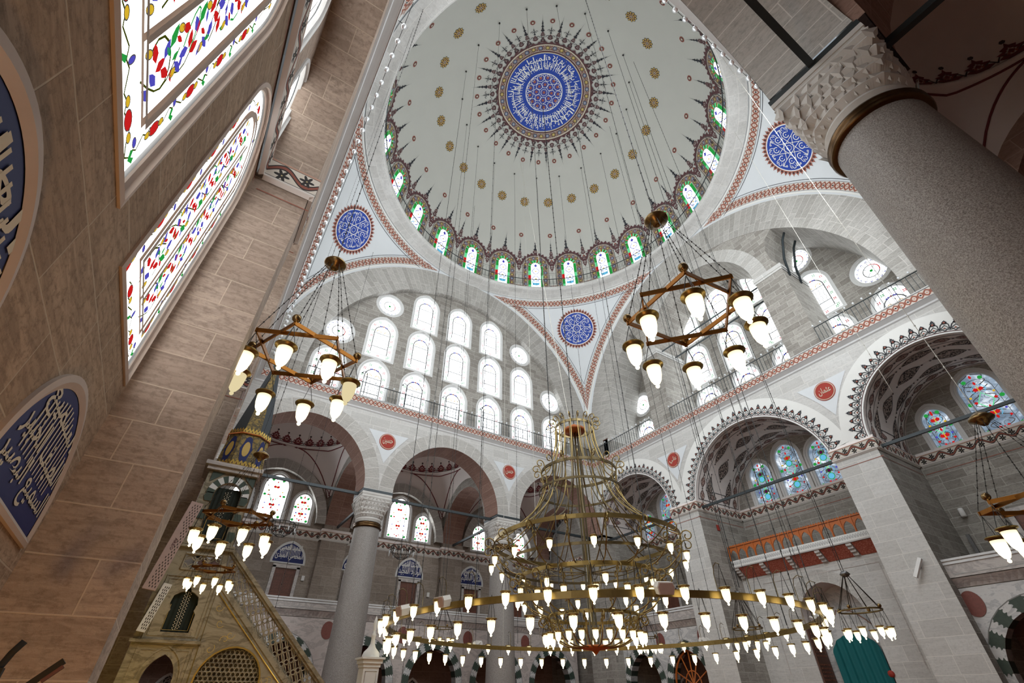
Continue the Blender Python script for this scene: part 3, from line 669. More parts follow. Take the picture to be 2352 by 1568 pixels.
def mk_tymp(o):
    hw, hs = .72, 1.86
    og = opening(0, -.16, .90, 1.78, 1.10, 8); ig = opening(0, 0, hw, hs, .78, 8); frame_part(o, og, ig, .0, .12)
    g = MB(); g.poly(ig, [], lambda x, y: (x, .13, y), 'glass_white')
    f = lambda x, y: (x, .122, y); W_ = .05
    inn = opening(0, .32, .46, 1.72, .50, 8)
    ribbon(g, inn, W_*1.3, f, 'lead', True); ribbon(g, [(-.46, .72), (.46, .72)], W_, f, 'lead'); ribbon(g, [(-.46, 1.66), (.46, 1.66)], W_, f, 'lead')
    for i in range(5):
        y = .92+.185*i; ribbon(g, [(-.46, y), (.46, y)], .026, f, 'lead_pale')
    for i in range(4):
        x = -.28+.187*i
        for j in range(5): ribbon(g, [(x+.04*(j % 2), .74+.185*j), (x+.04*(j % 2), .92+.185*j)], .026, f, 'lead_pale')
    for i in range(5): ribbon(g, [(-.46+.184*i, .36), (-.37+.184*i, .58), (-.276+.184*i, .36)], .012, f, 'lead'); 
    for s in (-1, 1):
        for k, y in enumerate((.25, .62, 1.0, 1.38, 1.76)): motif(g, s*.585, y, .062, 'glass_red' if k % 2 else 'glass_green'); ribbon(g, [(s*.47, y+.18), (s*.71, y+.18)], .016, f, 'lead_pale')
        for a, mt in ((.50, 'glass_red'), (1.12, 'glass_green')): motif(g, s*.60*cos(a), 1.86+.66*sin(a)*1.0, .062, mt)
        ribbon(g, [(s*(.22+.13*cos(t*.45)), 1.74+.14*sin(t*.45)) for t in range(8)], .04, lambda x, y: (x, .118, y), 'glass_amber')
    for x, mt in ((-.5, 'glass_green'), (0, 'glass_red'), (.5, 'glass_green')): motif(g, x, .15, .06, mt)
    for x, a, mt in ((0, pi/2, 'glass_red'), (-.09, 2.2, 'glass_indigo'), (.09, .95, 'glass_indigo'), (-.15, 2.7, 'glass_indigo'), (.15, .45, 'glass_indigo')):
        g.face([(x, .118, 2.14), (x+.05*cos(a+.6), .118, 2.14+.10*sin(a+.6)+.02), (x+.12*cos(a), .118, 2.14+.14*sin(a)), (x+.05*cos(a-.6), .118, 2.14+.10*sin(a-.6)+.02)], mt)
    # motifs live just in front of the glass
    g.v = [(x, .118 if abs(y+.006) < 1e-6 else y, z) for x, y, z in g.v]
    g.build('glass_pane', o)
def mk_round(o):
    og, ig = circ(0, 0, .86, 32), circ(0, 0, .64, 32); frame_part(o, og, ig, 0, .12)
    g = MB(); g.poly(ig, [], lambda x, y: (x, .13, y), 'glass_white'); f = lambda x, y: (x, .122, y); f2 = lambda x, y: (x, .118, y)
    ribbon(g, circ(0, 0, .335, 28), .045, f, 'lead', True); ribbon(g, [(.335*cos(t*.22-.5), .335*sin(t*.22-.5)) for t in range(10)], .035, f2, 'glass_red')
    flower(g, f2, 0, 0, .085, 'glass_green', 6, .3)
    for k in range(4):
        a = pi/4+k*pi/2; ribbon(g, [(.09*cos(a), .09*sin(a)), (.32*cos(a), .32*sin(a))], .028, f, 'lead')
    for k in range(16):
        a = 2*pi*k/16; ribbon(g, [(.36*cos(a), .36*sin(a)), (.52*cos(a), .52*sin(a))], .026, f, 'lead_pale'); ribbon(g, [((.54+.07*sin(t*pi/4))*cos(a+(t-2)*.048), (.50+.1*sin(t*pi/4))*sin(a+(t-2)*.048)) for t in range(5)], .028, f, 'lead')
        motif(g, .575*cos(a), .575*sin(a), .028, 'glass_indigo')
    g.v = [(x, .118 if abs(y+.006) < 1e-6 else y, z) for x, y, z in g.v]
    g.build('glass_pane', o)
TY, RN = {'make': mk_tymp}, {'make': mk_round}
for fr, D, sp in ((FAR, .38, 2.37), (ENT, 2.5, 2.45), (NEAR, .38, 2.37), (QIB, 2.5, 2.45)):
    for t, u, z in tymp_grid(sp): win_root(fr, u, z, D+.0, TY if t == 'a' else RN)
def leaf2(m, x, y, w, h, a, mat, d):
    P = [(0, -.5), (.42, -.12), (.30, .22), (0, .5), (-.30, .22), (-.42, -.12)]
    m.face([(x+p*w*cos(a)-q*h*sin(a), d, y+p*w*sin(a)+q*h*cos(a)) for p, q in P], mat)
def mk_aisle(hw, H, base='glass_aisle', centre='glass_red', eye=None, nrep=2):
    def mk(o):
        sp_ = H-hw*1.15; og = opening(0, -.14, hw+.20, sp_-.02, hw*1.15+.26, 8); ig = opening(0, 0, hw, sp_, hw*1.15, 8); frame_part(o, og, ig, -.03, .10)
        g = MB(); g.poly(ig, [], lambda x, y: (x, .11, y), base); f = lambda x, y: (x, .103, y); D = .098
        inside = lambda x, y: abs(x) < hw-.03 and y < (sp_ if abs(x) > hw*.75 else sp_+hw*.8)
        ribbon(g, [(-hw*.72, .0), (-hw*.72, sp_)]+[(hw*.72*cos(pi-pi*t/8), sp_+hw*.72*sin(pi*t/8)) for t in range(9)]+[(hw*.72, 0)], .018, f, 'lead')
        n = int(H/.28)
        for k in range(n):
            y = .12+k*.28
            for s in (-1, 1):
                ribbon(g, [(s*hw*(.05+.55*abs(sin(t*.5+k))), y+.05*t) for t in range(6)], .028, f, 'lead')
                if inside(hw*.85, y): ribbon(g, [(s*hw*.72, y), (s*hw*.98, y+.1)], .012, f, 'lead')
                if inside(0, y+.15): ribbon(g, [(s*hw*.2+.09*cos(t*.8), y+.12+.09*sin(t*.8)) for t in range(8)], .012, f, 'lead')
        for r in range(nrep):     # lattice diamond, hearts, eyes
            yb = H*(.30+.42*r/(max(1, nrep-1)) if nrep > 1 else .4)
            for s in (-1, 1):
                g.face([(s*.012, D, yb+.04), (s*.09, D, yb+.09), (s*.155, D, yb+.03), (s*.13, D, yb-.05), (s*.045, D, yb-.07), (s*.012, D, yb-.03)], centre)
                ribbon(g, [(s*(.03+.19*cos(t*.6-1)), yb+.17*sin(t*.6-1)) for t in range(5)], .022, lambda x, y: (x, D-.004, y), 'glass_cyan')
            ribbon(g, [(0, yb-.1), (0, yb+.12)], .03, lambda x, y: (x, D-.006, y), 'glass_amber')
            leaf2(g, 0, yb+.26, .10, .16, 0, 'glass_red', D)
            if eye:
                disc(g, lambda x, y: (x, D-.01, y), 0, yb-.26, .16, 'glass_green', 14); disc(g, lambda x, y: (x, D-.014, y), 0, yb-.26, .13, eye, 14); disc(g, lambda x, y: (x, D-.012, y), 0, yb, .11, 'glass_green', 12); disc(g, lambda x, y: (x, D-.016, y), 0, yb, .085, centre, 12)
        y0, y1 = H*.36, H*.66
        ribbon(g, [(0, y0), (hw*.42, (y0+y1)/2), (0, y1), (-hw*.42, (y0+y1)/2), (0, y0)], .035, lambda x, y: (x, D, y), 'glass_pale_green')
        for s in (-1, 1):
            for y in (.09, H*.52): disc(g, lambda x, y: (x, D, y), s*hw*.84, y, .075, 'glass_green', 10)
            disc(g, lambda x, y: (x, D, y), s*hw*.45, H-hw*.42, .075, 'glass_green', 10)
            for y, mt in ((H*.32, 'glass_indigo'), (H*.62, 'glass_amber'), (H*.2, 'glass_red')): leaf2(g, s*hw*.62, y, .10, .10, .78, mt, D); leaf2(g, s*hw*.62, y, .10, .10, -.78, mt, D)
            leaf2(g, s*hw*.52, H*.52, .12, .14, 1.57, 'glass_red', D)
            leaf2(g, s*.12, .16, .1, .1, .78, 'glass_red', D)
        for y in (.1, H*.23, H-.12): leaf2(g, 0, y, .11, .16, 0, 'glass_red', D)
        g.build('glass_pane', o)
    return {'make': mk}
def dome_win(o):
    ig = opening(0, .35, .55, 2.48, .58, 10); R_ = RD+.02
    def P(x, y, d=0): el = y/RD; a = x/(RD*cos(el)); q = R_-.02-d; return (q*cos(el)*cos(a), q*cos(el)*sin(a), q*sin(el))
    g = MB(); iw = opening(0, .35, .36, 2.45, .38, 10)
    g.poly(iw, [], lambda x, y: P(x, y, .030), 'glass_white')
    s = 0; k = 0; N = len(ig); seq = [ig[1], (.55, .8), (.55, 1.25), (.55, 1.7), (.55, 2.1)]+ig[2:]+[(-.55, 2.1), (-.55, 1.7), (-.55, 1.25), (-.55, .8), ig[0]]
    seqi = [(x*.36/.55, (y if y <= 2.48 else 2.45+(y-2.48)*.36/.55)) for x, y in seq]
    step = [1 if i % 4 != 3 else 0 for i in range(len(seq))]
    for i in range(len(seq)-1):
        red = i in (1, 4, 15, 26, 29) ; black = i in (3, 28, 0, 30)
        mt = 'glass_red' if (i % 7 == 2) else ('glass_olive' if i % 7 == 5 and i % 2 else ('glass_green' if i % 3 else 'glass_pale_green'))
        g.face([P(*seq[i], .06), P(*seq[i+1], .06), P(*seqi[i+1], .09), P(*seqi[i], .09)], mt)
        if i % 3 == 0: ribbon(g, [seq[i], seqi[i]], .02, lambda x, y: P(x, y, .10), 'lead_pale')
    f = lambda x, y: P(x, y, .10)
    ribbon(g, iw, .022, f, 'lead', True)
    g.face([f(x, y) for x, y in ((0, 2.72), (-.07, 2.6), (-.15, 2.56), (-.07, 2.48), (0, 2.4), (.07, 2.48), (.15, 2.56), (.07, 2.6))], 'glass_indigo')
    for s in (-1, 1):
        for y0, mt in ((2.05, 'glass_indigo'), (1.35, 'glass_indigo'), (1.0, 'glass_cyan')): ribbon(g, [(s*(.02+.24*sin(pi*t/8)), y0-.28+.07*t) for t in range(9)], .055, lambda x, y: P(x, y, .11), mt)
        ribbon(g, [(s*.02, 1.75), (s*.2, 1.6), (s*.3, 1.42)], .018, lambda x, y: P(x, y, .12), 'lead')
    disc(g, lambda x, y: P(x, y, .125), 0, 2.02, .06, 'glass_amber', 8); disc(g, lambda x, y: P(x, y, .125), 0, 1.35, .06, 'glass_amber', 8)
    g.face([P(-.25, .75, .11), P(.25, .75, .11), P(.25, .98, .11), P(-.25, .98, .11)], 'glass_cyan'); g.face([P(-.34, .36, .11), P(.34, .36, .11), P(.34, .58, .11), P(-.34, .58, .11)], 'glass_pale_green')
    g.build('glass_pane', o)
DW = {'make': dome_win}
for k in range(24):
    NW[0] += 1
    if 'o' not in DW: o = struct(empty('window_%d' % NW[0])); dome_win(o); DW['o'] = o
    else: o = dup(DW['o'], name='window_%d' % NW[0])
    o.location = (0, 0, ZD); o.rotation_euler = (0, 0, radians(k*15))
# ---------------------------------------------------------------- arcades on columns, and the aisles behind them
ZA = 9.78
def mk_arcade(fr, nm, aisle=True):
    m = MB()
    cs = (-7.05, 0, 7.05)
    out = [(-10.6, ZA), (-9.9, ZA)]
    out = [(-10.2, ZA)]
    for c in cs: out += list(reversed(parch(c, 2.84, ZA+.05, 2.88, 16)))
    out = [(-10.2, ZA)]
    for c in cs: out += [(c-2.84, ZA)]+list(reversed(parch(c, 2.84, ZA+.05, 2.88, 16)))[1:-1]+[(c+2.84, ZA)]
    out += [(10.2, ZA), (10.2, 13.75), (-10.2, 13.75)]
    wall(m, fr, out, [], 0, 'stone_pale', 1.3, back=True)
    for c in cs:   # voussoirs on the face, soffit of reddish stone
        pa = parch(c, 2.84, ZA+.05, 2.88, 16); pb = parch(c, 3.50, ZA+.05, 3.56, 16)
        for i in range(len(pa)-1):
            h = i*.28; o0 = max(-1, 0)
            m.face([fr(*pa[i], -.004), fr(*pa[i+1], -.004), fr(*pb[i+1], -.004), fr(*pb[i], -.004)], 'voussoir_pale', [(0, h), (0, h+.28), (.66, h+.28), (.66, h)])
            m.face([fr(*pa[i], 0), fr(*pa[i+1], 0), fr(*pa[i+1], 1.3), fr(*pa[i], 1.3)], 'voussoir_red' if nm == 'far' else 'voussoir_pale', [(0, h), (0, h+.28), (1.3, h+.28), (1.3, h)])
            if i % 2 == 0: pass
    struct(m.build('wall_'+nm+'_arcade'))
mk_arcade(FAR, 'far'); mk_arcade(NEAR, 'near')
# spandrel panels and red discs
def spandrel(fr, u, word, label, tri=((-1.0, 12.66), (1.05, 12.66), (0, 11.1)), w=-.012):
    m = MB()
    q = []
    T = [(u+a, b_) for a, b_ in tri]
    for i in range(3):
        a, b_ = T[i], T[(i+1) % 3]; cx, cz = sum(p[0] for p in T)/3, sum(p[1] for p in T)/3
        k = -.10 if i != 0 else -.04
        for j in range(6):
            t = j/6; x, z = a[0]+(b_[0]-a[0])*t, a[1]+(b_[1]-a[1])*t; bow = sin(pi*t)*k; q.append((x+(x-cx)*bow, z+(z-cz)*bow))
    m.poly(q, [], lambda x, y: fr(x, y, w), 'plaster')
    D_ = lambda r, mt, l: m.face([fr(u+.02+r*cos(2*pi*i/32), 12.2+r*sin(2*pi*i/32), w-l) for i in range(32)], mt)
    D_(.41, 'disc_red', .02); D_(.385, 'paint_cream', .024); D_(.355, 'disc_red', .028)
    put_text(m, word, lambda x, y: fr(u+.02+x, 12.2+y, w-.034), -.25, -.17, .50, .34, 'paint_cream')
    m.grid(lambda a, k: fr(u+.02+.41*cos(a), 12.2+.41*sin(a), w-k), [2*pi*i/32 for i in range(33)], [0, .02], 'disc_red')
    tag(m.build('calligraphy_disc'), label, 'wall disc')
spandrel(FAR, -3.52, 'حسين', 'red lettered disc on a pale panel above the left far column')
spandrel(FAR, 3.52, 'حسن', 'red lettered disc on a pale panel above the right far column')
spandrel(ENT, -4.0, 'علي', 'red lettered disc between the small and the middle ornamented arch')
spandrel(ENT, 4.05, 'عثمان', 'red lettered disc between the middle and the right ornamented arch')
# columns
CAP = [(.50, 8.22), (.60, 8.23), (.625, 8.27), (.60, 8.31), (.60, 8.33), (.625, 8.37), (.60, 8.41), (.585, 8.44), (.55, 8.46)]
def mk_column(detail):
    o = empty('granite_column')
    s = MB(); s.lathe([(.70, ZF+.5), (.675, ZF+1.4), (.61, 5.5), (.55, 8.22)], 'granite', 48); s.build('shaft', o)
    s = MB(); s.lathe([(.85, ZF), (.85, ZF+.2), (.72, ZF+.3), (.75, ZF+.42), (.64, ZF+.5)], 'marble', 32); s.build('base', o)
    s = MB(); s.lathe([(r, z) for r, z in CAP], 'collar_bronze', 48); s.build('collar', o)
    c = MB()   # muqarnas capital: from a round neck to a square top in faceted tiers
    tiers = [(8.47, .55, 0), (8.62, .56, 0), (8.80, .60, .25), (8.98, .64, .5), (9.18, .66, .75), (9.36, .675, 1), (9.5, .68, 1)]
    n = 64
    def sq(a, r, k):
        x, y = cos(a), sin(a); mx = max(abs(x), abs(y)); R_ = r/mx; return (r*(1-k)+R_*k)
    def cp(a, z, r, k, ph, amp):
        t = abs((a*n/ (2*pi)/4+ph) % 1-.5)*2; rr = sq(a, r, k)*(1-amp*t); return (rr*cos(a), rr*sin(a), z)
    nn = 128
    for i in range(len(tiers)-1):
        (z0, r0, k0), (z1, r1, k1) = tiers[i], tiers[i+1]
        amp = .0 if i == 0 else (.025 if i < 5 else 0)
        lv = [(z0, r0*.97, k0, amp), (z0+.02, r0*.985, k0, amp), (z1-.05, r1*1.03, (k0+k1)/2+.1*(k1 > 0), amp*.2), (z1, r1*1.0, k1, amp)]
        c.grid(lambda a, j: cp(a, lv[int(j)][0], lv[int(j)][1], min(1, lv[int(j)][2]), .5*(i % 2), lv[int(j)][3]), [2*pi*q/nn for q in range(nn)], [0, 1, 2, 3], 'capital_marble', None, False, cu=True)
    if detail:
        for t, (z, r, k) in enumerate(((8.74, .60, .2), (8.92, .65, .45), (9.12, .685, .75), (9.30, .682, 1))):
            cnt = 28
            for j in range(cnt):      # little hanging kite-shaped facets
                a = 2*pi*(j+.5*(t % 2))/cnt; R_ = sq(a, r, min(1, k)); w = R_*2*pi/cnt*.5
                e = Vector((-sin(a), cos(a), 0)); p = Vector((cos(a)*R_, sin(a)*R_, z)); d = Vector((cos(a), sin(a), 0))
                T = [p-e*w*.95+Vector((0, 0, .11))+d*.012, p+e*w*.95+Vector((0, 0, .11))+d*.012, p+e*w*.72-d*.03, p-d*.035-Vector((0, 0, .10)), p-e*w*.72-d*.03]; ctr = p+d*.002-Vector((0, 0, .01))
                for q in range(5): c.face([T[q], T[(q+1) % 5], ctr], 'capital_marble')
    c.build('capital', o)
    s = MB()
    for (h, z0, z1) in ((.675, 9.46, 9.56), (.69, 9.56, 9.66)): s.box((0, 0, (z0+z1)/2), (2*h, 2*h, z1-z0), 'capital_marble')
    s.build('abacus', o)
    s = MB(); s.box((0, 0, 9.72), (1.38, 1.38, .12), 'iron_dark'); s.build('iron_plate', o)
    return o
c1 = mk_column(True); c1.location = (-3.53, -10.65, 0); tag(c1, 'huge speckled grey granite column close by with a muqarnas capital and brown collar', 'column', 'granite arcade columns')
for x, y, lb in ((3.5, -10.65, 'granite column behind the nearest one on the near arcade'), (-3.53, 10.65, 'left granite column of the far arcade beside the pulpit stair'), (3.5, 10.65, 'far granite column seen through the big chandelier, right of its twin')):
    c = dup(c1, (x, y, 0)); tag(c, lb, 'column', 'granite arcade columns')
# tie rods
def tie(a, b_, label, s=.10, mat='iron_dark', grp='iron tie beams'):
    m = MB(); a, b_ = Vector(a), Vector(b_); d = b_-a; L_n = d.length; ang = atan2(d.y, d.x)
    m.box((L_n/2, 0, 0), (L_n, s, s*1.15), mat); o = m.build('tie_rod'); o.location = a; o.rotation_euler = (0, 0, ang); tag(o, label, 'tie rod', grp); return o
for i, (x0, x1, lb) in enumerate(((-9.95, -4.2, 'dark tie beam from the pulpit side to the left far column'), (-2.85, 2.8, 'dark tie beam between the two far columns'), (4.2, 9.9, 'dark tie beam from the right far column to the corner behind the chandelier'))):
    tie((x0, 10.62, 9.70), (x1, 10.62, 9.70), lb)
tie((-9.9, -10.66, 9.76), (-4.22, -10.66, 9.76), 'black tie beam overhead running from the near capital across the pale arch soffit'); tie((-2.84, -10.66, 9.76), (2.8, -10.66, 9.76), 'black tie beam beyond the near column')
for x, lb in ((-3.53, 'black tie beam running from the near capital into the dark aisle'), (3.5, 'black tie beam behind the near column into the aisle')): tie((x, -11.36, 9.76), (x, -16.3, 9.76), lb)
for x, lb in ((-3.53, 'dark tie beam slanting down left of the left far column'), (3.5, 'dark tie beam slanting down left of the right far column')): tie((x, 11.36, 9.72), (x, 16.3, 9.72), lb)
def frieze(mb, fr, path, z0, z1, off=.08, mat='painted_scroll', per=.62):
    # painted frieze on a wall path of (u, w) points, standing proud by off, with a cream moulding under it
    s = 0
    for i in range(len(path)-1):
        a, b_ = path[i], path[i+1]; h = hypot(b_[0]-a[0], b_[1]-a[1])
        P = lambda p, z, k=0: fr(p[0], z, p[1])
        mb.face([P(a, z0), P(b_, z0), P(b_, z1), P(a, z1)], mat, [(s/per, 0), ((s+h)/per, 0), ((s+h)/per, 1), (s/per, 1)]); s += h
# one aisle: back wall, cross arches, ribs and little domes
def build_aisle(fr, nm):
    dark = False
    YB = 16.7-10; m = MB(); mat = 'stone_grey' if not dark else 'stone_red'
    dz = 1.3
    spots = []
    for c in (-7.05, 0, 7.05): spots += [(c, .58, 2.22), (c-1.55, .42, 1.45), (c+1.55, .42, 1.45)]
    holes = [opening(u, 9.80-.14, hw+.20, 9.8+H-hw*1.15-.02, hw*1.15+.26, 8) for u, hw, H in spots] if nm == 'far' else []
    wall(m, fr, [(-11, ZF), (11, ZF), (11, 14.2), (-11, 14.2)], holes, YB, 'stone_red' if nm == 'near' else 'stone_aisle', .4, 'frame_white')
    for c in ((-3.52, 3.52, -10.3, 10.3) if nm == 'far' else (-3.52, 3.52, -10.3)):   # cross walls over the columns
        out = [(14.0-2.75, 9.82)]
        y0, y1 = 1.3, YB
        P = lambda u, v, w: fr(c+w, v, u)
        o_ = [(y0, ZA)]+[(4.0-(2.55)*cos(pi*i/20), ZA+2.62*sin(pi*i/20)) for i in range(21)]+[(y1, ZA), (y1, 14.3), (y0, 14.3)]
        for w in (-.68, .68): m.poly(o_, [], lambda x, y: P(x, y, w), 'stone_grey' if nm == 'far' else 'stone_red')
        m.grid(lambda t, w: P(4.0-2.55*cos(t), ZA+2.62*sin(t), w), [pi*i/20 for i in range(21)], [-.68, .68], 'voussoir_red', lambda t, w: (w, t*2.6), True)
        # pier on the aisle wall below the springing
        for w in (-.68, .68): m.face([P(YB, ZF, w), P(YB-.35, ZF, w), P(YB-.35, ZA, w), P(YB, ZA, w)], 'stone_aisle', [(0, 0), (.35, 0), (.35, 9), (0, 9)])
        m.face([P(YB-.35, ZF, -.68), P(YB-.35, ZF, .68), P(YB-.35, ZA, .68), P(YB-.35, ZA, -.68)], 'stone_aisle', [(0, ZF), (1.36, ZF), (1.36, ZA), (0, ZA)])
    for c in (-7.05, 0, 7.05):   # arch ribs round the wall lunette
        pa = parch(c, 2.35, ZA, 2.55, 14); pb = parch(c, 2.84, ZA, 3.1, 14)
        for i in range(len(pa)-1): 
            m.face([fr(*pa[i], YB-.35), fr(*pa[i+1], YB-.35), fr(*pb[i+1], YB-.35), fr(*pb[i], YB-.35)], 'voussoir', [(0, i*.28), (0, i*.28+.28), (.5, i*.28+.28), (.5, i*.28)])
            m.face([fr(*pa[i], YB-.35), fr(*pa[i+1], YB-.35), fr(*pa[i+1], YB), fr(*pa[i], YB)], 'stone_grey', [(0, i*.28), (0, i*.28+.28), (.35, i*.28+.28), (.35, i*.28)])
        if False:
            for s in (-1, 1): m.face([fr(c+s*2.35, ZF, YB-.35), fr(c+s*2.84, ZF, YB-.35), fr(c+s*2.84, ZA, YB-.35), fr(c+s*2.35, ZA, YB-.35)], 'stone_grey', [(0, ZF), (.5, ZF), (.5, ZA), (0, ZA)]); m.face([fr(c+s*2.35, ZF, YB-.35), fr(c+s*2.35, ZF, YB), fr(c+s*2.35, ZA, YB), fr(c+s*2.35, ZA, YB-.35)], 'stone_grey', [(0, ZF), (.35, ZF), (.35, ZA), (0, ZA)])
    for s, y in ((1, 1.3),):
        pass
    path = []
    for c in (-7.05, 0, 7.05): path += [(c-2.84+.09, YB-.35-.09), (c-2.84+.09, YB-.09), (c+2.84-.09, YB-.09), (c+2.84-.09, YB-.35-.09)]
    path = [(-11, YB-.44)]+path+[(11, YB-.44)]
    frieze(m, fr, path, 9.05, 9.42)
    for i in range(len(path)-1):
        for q0, q1, z0, z1, mt in ((0, .09, 9.05, 8.98, 'plaster_white'), (0, .02, 9.42, 9.55, 'plaster_warm')):
            a, b_ = path[i], path[i+1]; m.face([fr(a[0], z0, a[1]+q0), fr(b_[0], z0, b_[1]+q0), fr(b_[0], z1, b_[1]+q1), fr(a[0], z1, a[1]+q1)], mt)
    struct(m.build('wall_'+nm+'_aisle'))
    # vaults
    v = MB(); pm = 'plaster_warm'
    for c in (-7.05, 0, 7.05):
        yc = 4.0; hx, hy = 2.84, 2.70
        def bnd(a):
            x, y = cos(a), sin(a); k = min(hx/abs(x) if abs(x) > 1e-6 else 1e9, hy/abs(y) if abs(y) > 1e-6 else 1e9); x, y = x*k, y*k
            t = y/hy if abs(abs(x)-hx) < 1e-4 else x/hx
            return x, y, ZA+3.15*sqrt(max(0, 1-(t*.93)**2))
        def fn(a, t):
            x, y, z = bnd(a); rx, ry = 2.62*cos(a), 2.55*sin(a); b2 = sin(pi*t)*.22*(hypot(x, y)-2.8)
            return fr(c+x+(rx-x)*t, z+(13.72-z)*(1-(1-t)**1.7), yc+y+(ry-y)*t)
        A = [2*pi*i/96 for i in range(97)]
        v.grid(fn, A, [i/8 for i in range(9)], pm)
        dome = lambda a, e: fr(c+2.62*cos(e)*cos(a), 13.80+2.2*sin(e), yc+2.55*cos(e)*sin(a))
        KK = [(0, 0), (-.06, .02), (-.06, .10), (0, .12)]; v.grid(lambda a, k: fr(c+(2.62+KK[int(k)][0])*cos(a), 13.72+KK[int(k)][1], yc+(2.55+KK[int(k)][0])*sin(a)), A, [0, 1, 2, 3], pm)
        v.grid(dome, A, [pi/2*i/10 for i in range(11)], pm)
        # red line ornament on the pendentives, cresting round the little dome
        for q in range(4):
            a0 = pi/4+q*pi/2; up = lambda a, t: fn(a, t)
            def fl_(a, t, k=.015):
                p = Vector(fn(a, t)); c0 = Vector(fr(c, 12.2, yc)); return p+(c0-p).normalized()*k
            L1 = [(a0-.62+1.24*i/16, .86) for i in range(17)]
            ex = []
            for sgn in (-1, 1): ex.append([(a0+sgn*(.62*(1-(i/12))**.8+.02*(i/12)), .86-.78*(i/12)**1.1) for i in range(13)])
            for P_ in [L1]+ex: v.tube([fl_(a, t) for a, t in P_], .028, 'paint_wine', 4)
            for a, t in ((a0-.66, .87), (a0+.66, .87), (a0, .05)):
                v.tube([fl_(a-.04, t), fl_(a, t+.05), fl_(a+.04, t), fl_(a, t-.05)], .022, 'paint_wine', 4, True)
        K = 26
        for j in range(K):
            a = 2*pi*j/K
            f = lambda x, y, a=a: (lambda e_, a_: fr(c+(2.60)*cos(e_)*cos(a_), 13.80+2.18*sin(e_), yc+(2.53)*cos(e_)*sin(a_)))(y/2.4, a+x/2.4)
            blob(v, f, 0, .06, .52, .55, 'paint_wine'); blob(v, f, 0, .12, .25, .26, 'paint_red'); disc(v, f, 0, .66, .06, 'paint_dark', 6)
            strip(v, f, [(-.3, .12), (-.2, .3), (-.08, .2)], .035, 'paint_dark'); strip(v, f, [(.3, .12), (.2, .3), (.08, .2)], .035, 'paint_dark')
        v.grid(lambda a, y: fr(c+2.60*cos(y/2.4)*cos(a), 13.80+2.18*sin(y/2.4), yc+2.53*cos(y/2.4)*sin(a)), A, [.03, .08], 'paint_dark')
    struct(v.build('ceiling'))
    return spots

spots = build_aisle(FAR, 'far'); build_aisle(NEAR, 'near')
WTALL, WSHORT = mk_aisle(.58, 2.22), mk_aisle(.42, 1.45)
for u, hw, H in spots: win_root(FAR, u, 9.80, 6.7, WTALL if hw > .5 else WSHORT)
# ---------------------------------------------------------------- entrance side (right) and qibla side (left)
def side_arch(c, hw, cz, r, n=20):   # open arch sitting on springing level ZA
    a0 = asin(max(-1, min(1, (ZA-cz)/r))); return [(c+r*cos(a0+(pi-2*a0)*i/n), cz+r*sin(a0+(pi-2*a0)*i/n)) for i in range(n+1)]
def lower_side(fr, nm, jo, dep, painted):
    m = MB(); sc_ = (7.42, 2.64, 9.80, 2.66) if painted else (7.24, 2.8, 9.80, 2.82); arcs = [(-sc_[0],)+sc_[1:], (0, 3.26, 9.32, 3.26), sc_]
    face = 'stone_pale' if painted else 'stone_warm'
    out = [(-10.2, ZA-.05)]
    for c, hw, cz, r in arcs:
        pa = list(reversed(side_arch(c, hw, cz, r)))
        if c < 0: pa = [(-10.05, ZA)]+[p for p in pa if p[0] > -10.04]
        if c > 0: pa = [p for p in pa if p[0] < 10.04]+[(10.05, ZA)]
        out += [(pa[0][0], ZA-.05)]+pa+[(pa[-1][0], ZA-.05)]
    out += [(10.2, ZA-.05), (10.2, 13.75), (-10.2, 13.75)]
    m.poly(out, [], lambda x, y: fr(x, y, 0), face)
    for a, b_ in ((3.28, jo), (-jo, -3.28)): m.face([fr(a, ZF, 0), fr(b_, ZF, 0), fr(b_, ZA, 0), fr(a, ZA, 0)], face, [(a, ZF), (b_, ZF), (b_, ZA), (a, ZA)])
    sof = 'plaster_warm' if painted else 'stone_warm'
    for ai, (c, hw, cz, r) in enumerate(arcs):
        pa = side_arch(c, hw, cz, r, 28)
        for i in range(len(pa)-1):
            h = i*.3; m.face([fr(*pa[i], 0), fr(*pa[i+1], 0), fr(*pa[i+1], dep), fr(*pa[i], dep)], sof, [(0, h), (0, h+.3), (dep, h+.3), (dep, h)])
    for x in (3.28, -3.28, jo, -jo): m.face([fr(x, ZF, 0), fr(x, ZF, dep), fr(x, ZA, dep), fr(x, ZA, 0)], face if not painted else 'stone_grey', [(0, ZF), (dep, ZF), (dep, ZA), (0, ZA)])
    for x in ((10.06, -10.06) if painted else (10.06,)): m.face([fr(x, ZF, 0), fr(x, ZF, dep), fr(x, ZA+.6, dep), fr(x, ZA+.6, 0)], 'stone_grey', [(0, ZF), (dep, ZF), (dep, ZA), (0, ZA)])
    return m, arcs
m, arcs = lower_side(ENT, 'entrance', 4.78, 3.4, True)
